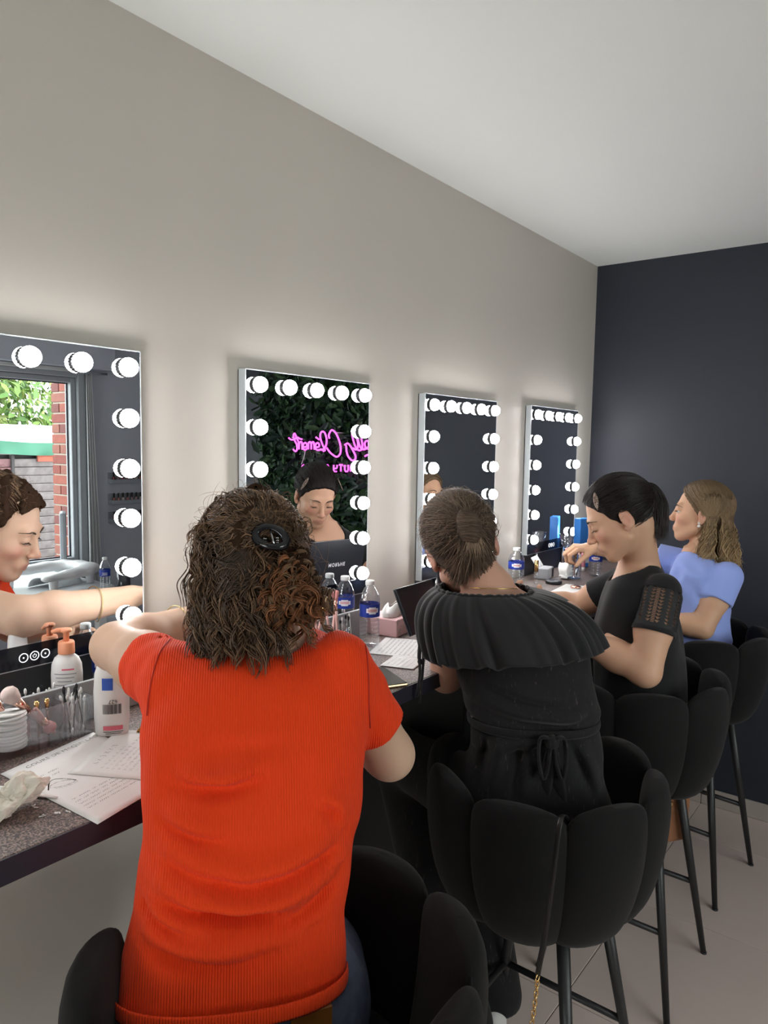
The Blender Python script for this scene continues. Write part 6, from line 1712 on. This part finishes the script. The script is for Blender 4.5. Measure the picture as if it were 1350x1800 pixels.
for k in range(5): scribble(b, M2_, .18 if k else .10, .92, .45 + k * .042, .015, g, .18)
scribble(b, M2_, .10, .80, .70, .015, g, .18)
obj('handwriting', b, scrib_m, s2)
b = B()
for k in range(16): ribbon(b, [M2_(.08, .40 + k * .036), M2_(.95, .40 + k * .036)], .00018)
obj('ruled_lines', b, rule_m, s2)
# crumpled tissue, spatula, pencil, crumbs
ct = thing('crumpled_tissue', 'crumpled used white tissue near the worktop edge', 'tissue', (.470, -.350, Z0))
b = B(); bmesh.ops.create_icosphere(b, subdivisions=5, radius=1.0)
for v in b.verts:
    p = v.co.copy(); n = sum(abs(mnoise.noise(Vector(p) * f + Vector((3.1 * f, 1, 2)))) / f ** .8 for f in (1.6, 3.1, 6.0))
    r = .62 + .62 * n; q = Vector((p.x * .050 * r, p.y * .034 * r, p.z * .030 * r)) + Vector((.018 * math.sin(p.z * 3), 0, .010 * math.sin(p.x * 4)))
    v.co = Vector((q.x, q.y, max(q.z + .020, .0004)))
obj('tissue', b, mat('soft_tissue', (.78, .73, .64), .95, bump=(90, .5, .002)), ct, False)
sp = thing('spatula', 'flat white plastic spatula lying beside the crumpled tissue', 'spatula', (.512, -.312, Z0), math.radians(-66))
b = B(); tube(b, [(-.09, 0, .003), (-.03, 0, .003), (.02, 0, .003), (.058, 0, .0028)], [.0085, .008, .0055, .0028], 10, sy=.35); obj('blade', b, whitep, sp, True)
mk = thing('mascara_tube', 'rounded dark grey tube at the left edge beside the papers', 'tube', (.478, -.240, Z0 + .0085), math.radians(25)); b = B(); tube(b, [(-.06, 0, 0), (.018, 0, 0), (.028, 0, 0), (.031, 0, 0)], [.0085, .0085, .0065, .003], 14); obj('tube_body', b, mat('dark_grey_gloss', (.05, .05, .055), .3), mk, True)
pc = thing('pencil', 'short orange wooden pencil lying beside the lotion bottle', 'pencil', (.770, -.232, Z0 + .004), math.radians(38)); b = B(); tube(b, [(-.016, 0, 0), (.06, 0, 0)], .0036, 6); obj('barrel', b, mat('orange_lacquer', (.60, .30, .05), .35), pc); b = B(); tube(b, [(-.016, 0, 0), (-.017, 0, 0)], .0012, 6); obj('lead', b, ink, pc)
b = B(); g = rnd(71)
for x, y in ((.545, -.372), (.500, -.398), (.512, -.404), (.53, -.41), (.56, -.43), (.505, -.36)):
    for _ in range(3):
        vs = box(b, -.003, .003, -.0012, .0012, 0, .0007); xf(b, vs, Matrix.Translation((x + g.normal() * .004, y + g.normal() * .003, Z0)) @ Matrix.Rotation(g.uniform(0, 3), 4, 'Z'))
tag(obj('paper_crumbs', b, pad_m), 'tiny white crumbs scattered on the speckled worktop', 'crumbs', kind='stuff')

# ================================================================== second place: brushes, bottles, tissues, papers, palette
for k, (x, y, dx, dy, hl, fm, bm_, shp, lab) in enumerate((
    (1.404, -.165, .012, .02, .105, rose, bris_p, 'fan', 'wide angled pink brush standing upright behind the orange shoulder'),
    (1.378, -.170, -.004, .02, .100, rose, bris_b, 'round', 'blond bristled brush left of the angled pink brush'),
    (1.348, -.160, -.02, .01, .105, rose, bris_l, 'flat', 'slim pale brush leaning left next to the curls'),
    (1.325, -.150, .03, .0, .100, goldm, bris_b, 'flat', 'gold ferruled brush leaning right next to the curls'),
    (1.392, -.150, .03, .015, .096, brown_h, bris_d, 'flat', 'short brown brush in front of the grey rail'))):
    brush((x, y, Z0 + .003), (x + dx, y + dy, Z0 + .1), lab, hl, .0036, .024, .0060, .028, .0085 if shp != 'flat' else .006, pinkh, fm, bm_, shp, flat=.6 if shp == 'fan' else 1.0)
cp = thing('brush_cup', 'clear cup of brushes on the worktop behind the orange shoulder', 'cup', (1.366, -.160, Z0)); b = B(); lathe(b, [(.052, 0), (.053, .002), (.056, .07), (.054, .07), (.051, .003)], 28, cap=False); obj('cup_wall', b, acryl_m, cp, True)
for k in range(6):
    x = 1.432 + .009 * k; bl = k % 2 == 0
    swab((x, -.150, Z0 + .003), (x + .004 * math.sin(k), -.146 + .005 * (k % 2), Z0 + .076 + .005 * (k % 3)), bl, '%s cotton swab standing near the tall water bottle, %s from the left' % ('black' if bl else 'white', sn[k]))
water_bottle((1.501, -.190, Z0), 'blue-labelled water bottle in front of the pink tissue box', rot=math.radians(-35), s=.90, h=.198)
water_bottle((1.552, -.058, Z0), 'blue-labelled water bottle behind the grey rail, under the second mirror', rot=math.radians(-50), s=.92, h=.182)
tb = thing('tissue_box', 'pale pink tissue box against the wall between two mirrors', 'tissue box', (1.66, -.142, Z0), math.radians(8))
b = B(); box(b, -.056, .056, -.050, .050, 0, .050, .002); obj('box_body', b, mat('pale_pink_card', (.68, .42, .42), .6), tb)
b = B(); g = rnd(6)
for k in range(26):
    cx_, cz_ = g.uniform(-.05, .05), g.uniform(.004, .046); r = g.uniform(.003, .007)
    ribbon(b, [(cx_ + r * math.cos(t), -.0504, min(max(cz_ + r * math.sin(t), .001), .049)) for t in np.linspace(0, 4.5, 9)], .0006, up=(0, 1, 0))
obj('swirl_pattern', b, mat('grey_green_print', (.30, .34, .32), .7), tb)
V = []; nu, nv = 40, 14
for i in range(nu):
    t = 2 * math.pi * i / nu
    for j in range(nv):
        v = j / (nv - 1); r = (.040 - .018 * v + .010 * math.sin(v * 3)) * (1 + .12 * math.sin(t * 5 + v * 4))
        V.append((r * 1.15 * math.cos(t), r * .55 * math.sin(t) - .01, .0495 + .034 * v + .005 * math.sin(t * 3 + 1) * v))
o = np_obj('tissue', V, grid_faces(nu, nv, wrap_u=True), mat('thin_tissue', (.78, .77, .74), .9, bump=(60, .3, .003)), tb); sm = o.modifiers.new('thick', 'SOLIDIFY'); sm.thickness = .001
s3, M3_, a1, a2 = sheet('course_sheet', 'white handwritten sheet lying beside the tissue box', (1.44, -.235), (.150, .060), (.060, -.150), .170, .200, Z0, 'course sheets on the worktop')
b = B()
for k in range(9): scribble(b, M3_, .08, .9, .10 + k * .06, .018, g, .17, .0004)
obj('handwriting', b, scrib_m, s3)
s4, M4_, a1, a2 = sheet('receipt', 'small printed slip of paper beside the black phone', (1.375, -.325), (.080, .022), (.03, -.085), .095, .085, Z0 + .0012, 'course sheets on the worktop')
b = B()
for k in range(5): ribbon(b, [M4_(.1, .15 + .15 * k), M4_(.9 - .1 * (k % 2), .15 + .15 * k)], .0007)
obj('printing', b, grey_p, s4)
ph = thing('phone', 'black smartphone with a gold rim lying beside the orange sleeve', 'phone', (1.300, -.392, Z0), math.radians(62))
b = B(); box(b, -.066, .066, -.033, .033, 0, .0072, .003, seg=2); obj('phone_body', b, mat('gold_rim', (.50, .36, .20), .3, 1.0), ph)
b = B(); box(b, -.064, .064, -.031, .031, .0070, .0078, .0005); obj('screen', b, mat('black_glass', (.006, .006, .008), .08, spec=.6), ph)
pal_m = mat('black_palette', (.012, .014, .020), .35, spec=.5)
def palette(label, corner, ux, uy, w, h, text=None):
    """open make-up palette: lid panel with corner, along ux (width) and down uy (height)"""
    c = np.asarray(corner, float); ux, uy = nrm(ux), nrm(uy); nn = np.cross(ux, uy)
    foot = c + uy * h
    t = thing('palette', label, 'palette', tuple(foot))
    b = B(); vs = box(b, 0, w, 0, h, -.003, .003, .0015); xf(b, vs, basis(tuple(c - foot), ux, uy, nn)); obj('lid', b, pal_m, t)
    return t, c, ux, uy, nn, foot
t, c, ux, uy, nn, foot = palette('black palette held tilted upright in front of the bun-haired woman', (1.466, -.300, 1.250), (.985, .06, .0), (-.03, -.46, -.885), .178, .125)
b = B(); vs = box(b, 0, .178, 0, .125, .0035, .0095, .0015); xf(b, vs, basis(tuple(c - foot), ux, uy, nn)); obj('tray', b, pal_m, t)
# palette held by the woman with the ponytail, its lettered lid towards the mirror
t, c, ux, uy, nn, foot = palette('black palette held up in the hand of the dark-haired woman', (1.695, -.268, 1.300), (.995, .02, -.03), (.02, -.16, -.98), .272, .205)
b = text_bm('MORPHE', .018, basis(tuple(c - foot + ux * .135 + uy * .085 - nn * .0034 * (1 if nn[1] < 0 else -1)), ux, uy, np.cross(ux, uy)), bold=.0004, space=1.25); obj('lettering', b, lab_white, t, recalc=False)
brush((1.985, -.315, 1.165), (1.960, -.275, 1.30), 'pale wooden brush held between fingers beside the palette', .060, .0035, .012, .004, .018, .0040, mat('beige_wood', (.62, .42, .28), .5), goldm, bris_l, 'flat')

# ================================================================== far places
water_bottle((2.535, -.092, Z0), 'blue-labelled water bottle between the third and fourth mirrors', rot=math.radians(-60), s=1.02, h=.150)
gt = thing('lip_gloss', 'slim gold topped tube beside the far water bottle', 'tube', (2.655, -.120, Z0)); b = B(); lathe(b, [(0, 0), (.009, 0), (.009, .045), (.0075, .047)], 16); obj('tube_body', b, acryl_m, gt, True); b = B(); lathe(b, [(0, .0465), (.0085, .0465), (.0085, .092), (0, .093)], 16); obj('cap', b, goldm, gt, True)
gb = thing('powder_case', 'grey and black flip-top powder case at the last place', 'case', (2.79, -.095, Z0), math.radians(10)); b = B(); box(b, -.045, .045, -.025, .025, 0, .045, .003); obj('case_body', b, mat('grey_card', (.38, .39, .41), .5), gb); b = B(); box(b, .012, .040, -.0262, -.0252, .004, .040); obj('black_window', b, pal_m, gb)
b = B(); vs = box(b, -.045, .045, 0, .003, 0, .05, .001); xf(b, vs, Matrix.Translation((0, .02, .046)) @ Matrix.Rotation(math.radians(-35), 4, 'X')); obj('lid', b, mat('pearl_card', (.62, .62, .60), .4), gb)
cm = thing('compact', 'round dark compact lying open in front of the grey case', 'compact', (2.70, -.175, Z0)); b = B(); lathe(b, [(0, 0), (.030, 0), (.033, .003), (.033, .009), (.030, .012), (0, .012)], 28); obj('compact_body', b, pal_m, cm, True)
fan = thing('wipes', 'loose fan of white cotton wipes at the last place', 'wipes', (2.80, -.170, Z0))
for k in range(9):
    b = B(); a = math.radians(-30 + 14 * k)
    V = []
    for i in range(6):
        for j in range(5): s = i / 5; V.append(((s * .060) * math.cos(a) + .004 * math.sin(s * 6 + k), (j / 4 - .5) * .040 + .004 * math.sin(s * 5 + j), .012 + (s * .060) * max(math.sin(a), .05) + .004 * math.sin(j + k)))
    b.free(); o = np_obj('wipe', V, grid_faces(6, 5), pad_m, fan); sm = o.modifiers.new('thick', 'SOLIDIFY'); sm.thickness = .0015
cup = thing('brush_glass', 'clear glass of brushes under the pinching hand', 'glass', (2.870, -.185, Z0)); b = B(); lathe(b, [(0, .001), (.030, .001), (.032, .006), (.034, .09), (.032, .09), (.030, .008), (0, .006)], 28); obj('glass_wall', b, acryl_m, cup, True)
for k in range(7):
    a = k * .9; brush((2.870 + .014 * math.cos(a), -.185 + .014 * math.sin(a), Z0 + .010), (2.870 + .034 * math.cos(a + .4), -.185 + .034 * math.sin(a + .4), Z0 + .16), 'brush in the clear glass at the last place, %s around' % sn[k], .078, .003, .018, .0045, .022, .0055, (brown_h, pinkh, pal_m)[k % 3], (rose, goldm, swab_stem)[k % 3], (bris_d, bris_l, bris_p)[k % 3])
wg = thing('goblet', 'clear plastic goblet behind the pinching hand', 'goblet', (3.00, -.095, Z0)); b = B(); lathe(b, [(0, 0), (.028, 0), (.028, .003), (.004, .008), (.004, .085), (.018, .105), (.034, .165), (.0325, .165), (.017, .107), (0, .098)], 28); obj('goblet_wall', b, acryl_m, wg, True)
bx = thing('blue_packet', 'tall bright blue packet standing near the dark corner', 'packet', (3.165, -.095, Z0), math.radians(-15)); b = B(); box(b, -.036, .036, -.018, .018, 0, .225, .003); obj('packet_body', b, mat('bright_blue_card', (.05, .25, .75), .45), bx)
b = B(); box(b, -.036, .036, -.0184, -.0180, .02, .10); obj('white_panel', b, lab_white, bx)
water_bottle((2.985, -.235, Z0), 'blue-labelled water bottle beside the pinching hand of the woman in blue', rot=math.radians(-70), s=.92, h=.150)
pt = thing('cream_tube', 'pink cream tube standing on its cap near the blue packet', 'tube', (3.075, -.140, Z0)); b = B(); lathe(b, [(0, 0), (.012, 0), (.012, .018), (0, .018)], 16); obj('cap', b, swab_stem, pt, True); b = B(); lathe(b, [(.0125, .018), (.013, .02), (.012, .07), (.0, .085)], 16); obj('tube_body', b, mat('rose_plastic', (.62, .22, .28), .4), pt, True)
s5, M5_, a1, a2 = sheet('course_sheet', 'white sheet lying in front of the woman with the ponytail', (2.48, -.245), (.20, .02), (.02, -.20), .24, .19, Z0, 'course sheets on the worktop')
cpt = thing('mirror_compact', 'small round metal compact on the far white sheet', 'compact', (2.66, -.285, Z0 + .0014)); b = B(); lathe(b, [(0, 0), (.018, 0), (.020, .002), (.020, .007), (.016, .009), (0, .009)], 22); obj('compact_body', b, rose, cpt, True)

# ================================================================== bags
st = thing('bag_strap', 'black leather bag strap with gold chain hung over the seam of the stool back', 'strap', (1.30, -.875, .885))
So = np.array(st.location)
Ps = [np.array(p) - So for p in (at(1000, 1452, 1.46), at(994, 1434, 1.40), at(984, 1446, 1.352), at(972, 1540, 1.345), at(958, 1640, 1.36), at(945, 1714, 1.385))]
b = B(); tube(b, spline(Ps, 6), .0055, 8, sx=.95, sy=.28); obj('leather_strap', b, mat('black_leather', (.012, .011, .011), .35, spec=.5), st, True)
b = B(); e = Ps[-1]; tube(b, [e + np.array([.008 * math.cos(t), 0, .008 * math.sin(t) - .006]) for t in np.linspace(0, 6.283, 14, endpoint=False)], .0016, 6, closed=True); obj('ring', b, goldm, st, True)
b = B(); d = Vector((1, -.7, 0)).normalized()
for k in range(26):
    z0 = e[2] - .018 - k * .0098; off = .002 * math.sin(k * .3)
    ax = (d, Vector((0, 0, 1))) if k % 2 == 0 else (Vector((d.y, -d.x, 0)), Vector((0, 0, 1)))
    tube(b, [Vector((e[0] - .0010 * k + off, e[1] + .0006 * k, z0)) + ax[0] * (.0042 * math.cos(t)) + ax[1] * (.0072 * math.sin(t)) for t in np.linspace(0, 6.283, 10, endpoint=False)], .0013, 5, closed=True)
obj('chain', b, goldm, st, True)
hb = thing('handbag', 'tan leather bag hanging under the stool of the dark-haired woman', 'bag', (2.318, -.748, .37), math.radians(-35))
b = B(); box(b, -.085, .085, -.022, .022, 0, .195, .010, seg=2); obj('bag_body', b, mat('tan_bag_leather', (.25, .11, .052), .45, bump=(150, .15, .001)), hb)
b = B(); box(b, -.083, .083, -.025, .0, .10, .197, .008, seg=2); obj('flap', b, mat('tan_bag_leather', (.25, .11, .052), .45), hb)
b = B(); box(b, -.012, .012, -.030, -.024, .125, .140, .002); obj('clasp', b, goldm, hb)
b = B(); tube(b, spline([(-.08, 0, .19), (-.07, .01, .235), (0, .02, .25), (.07, .01, .235), (.08, 0, .19)], 5), .006, 8, sy=.4); obj('handle', b, mat('tan_bag_leather', (.25, .11, .052), .45), hb, True)
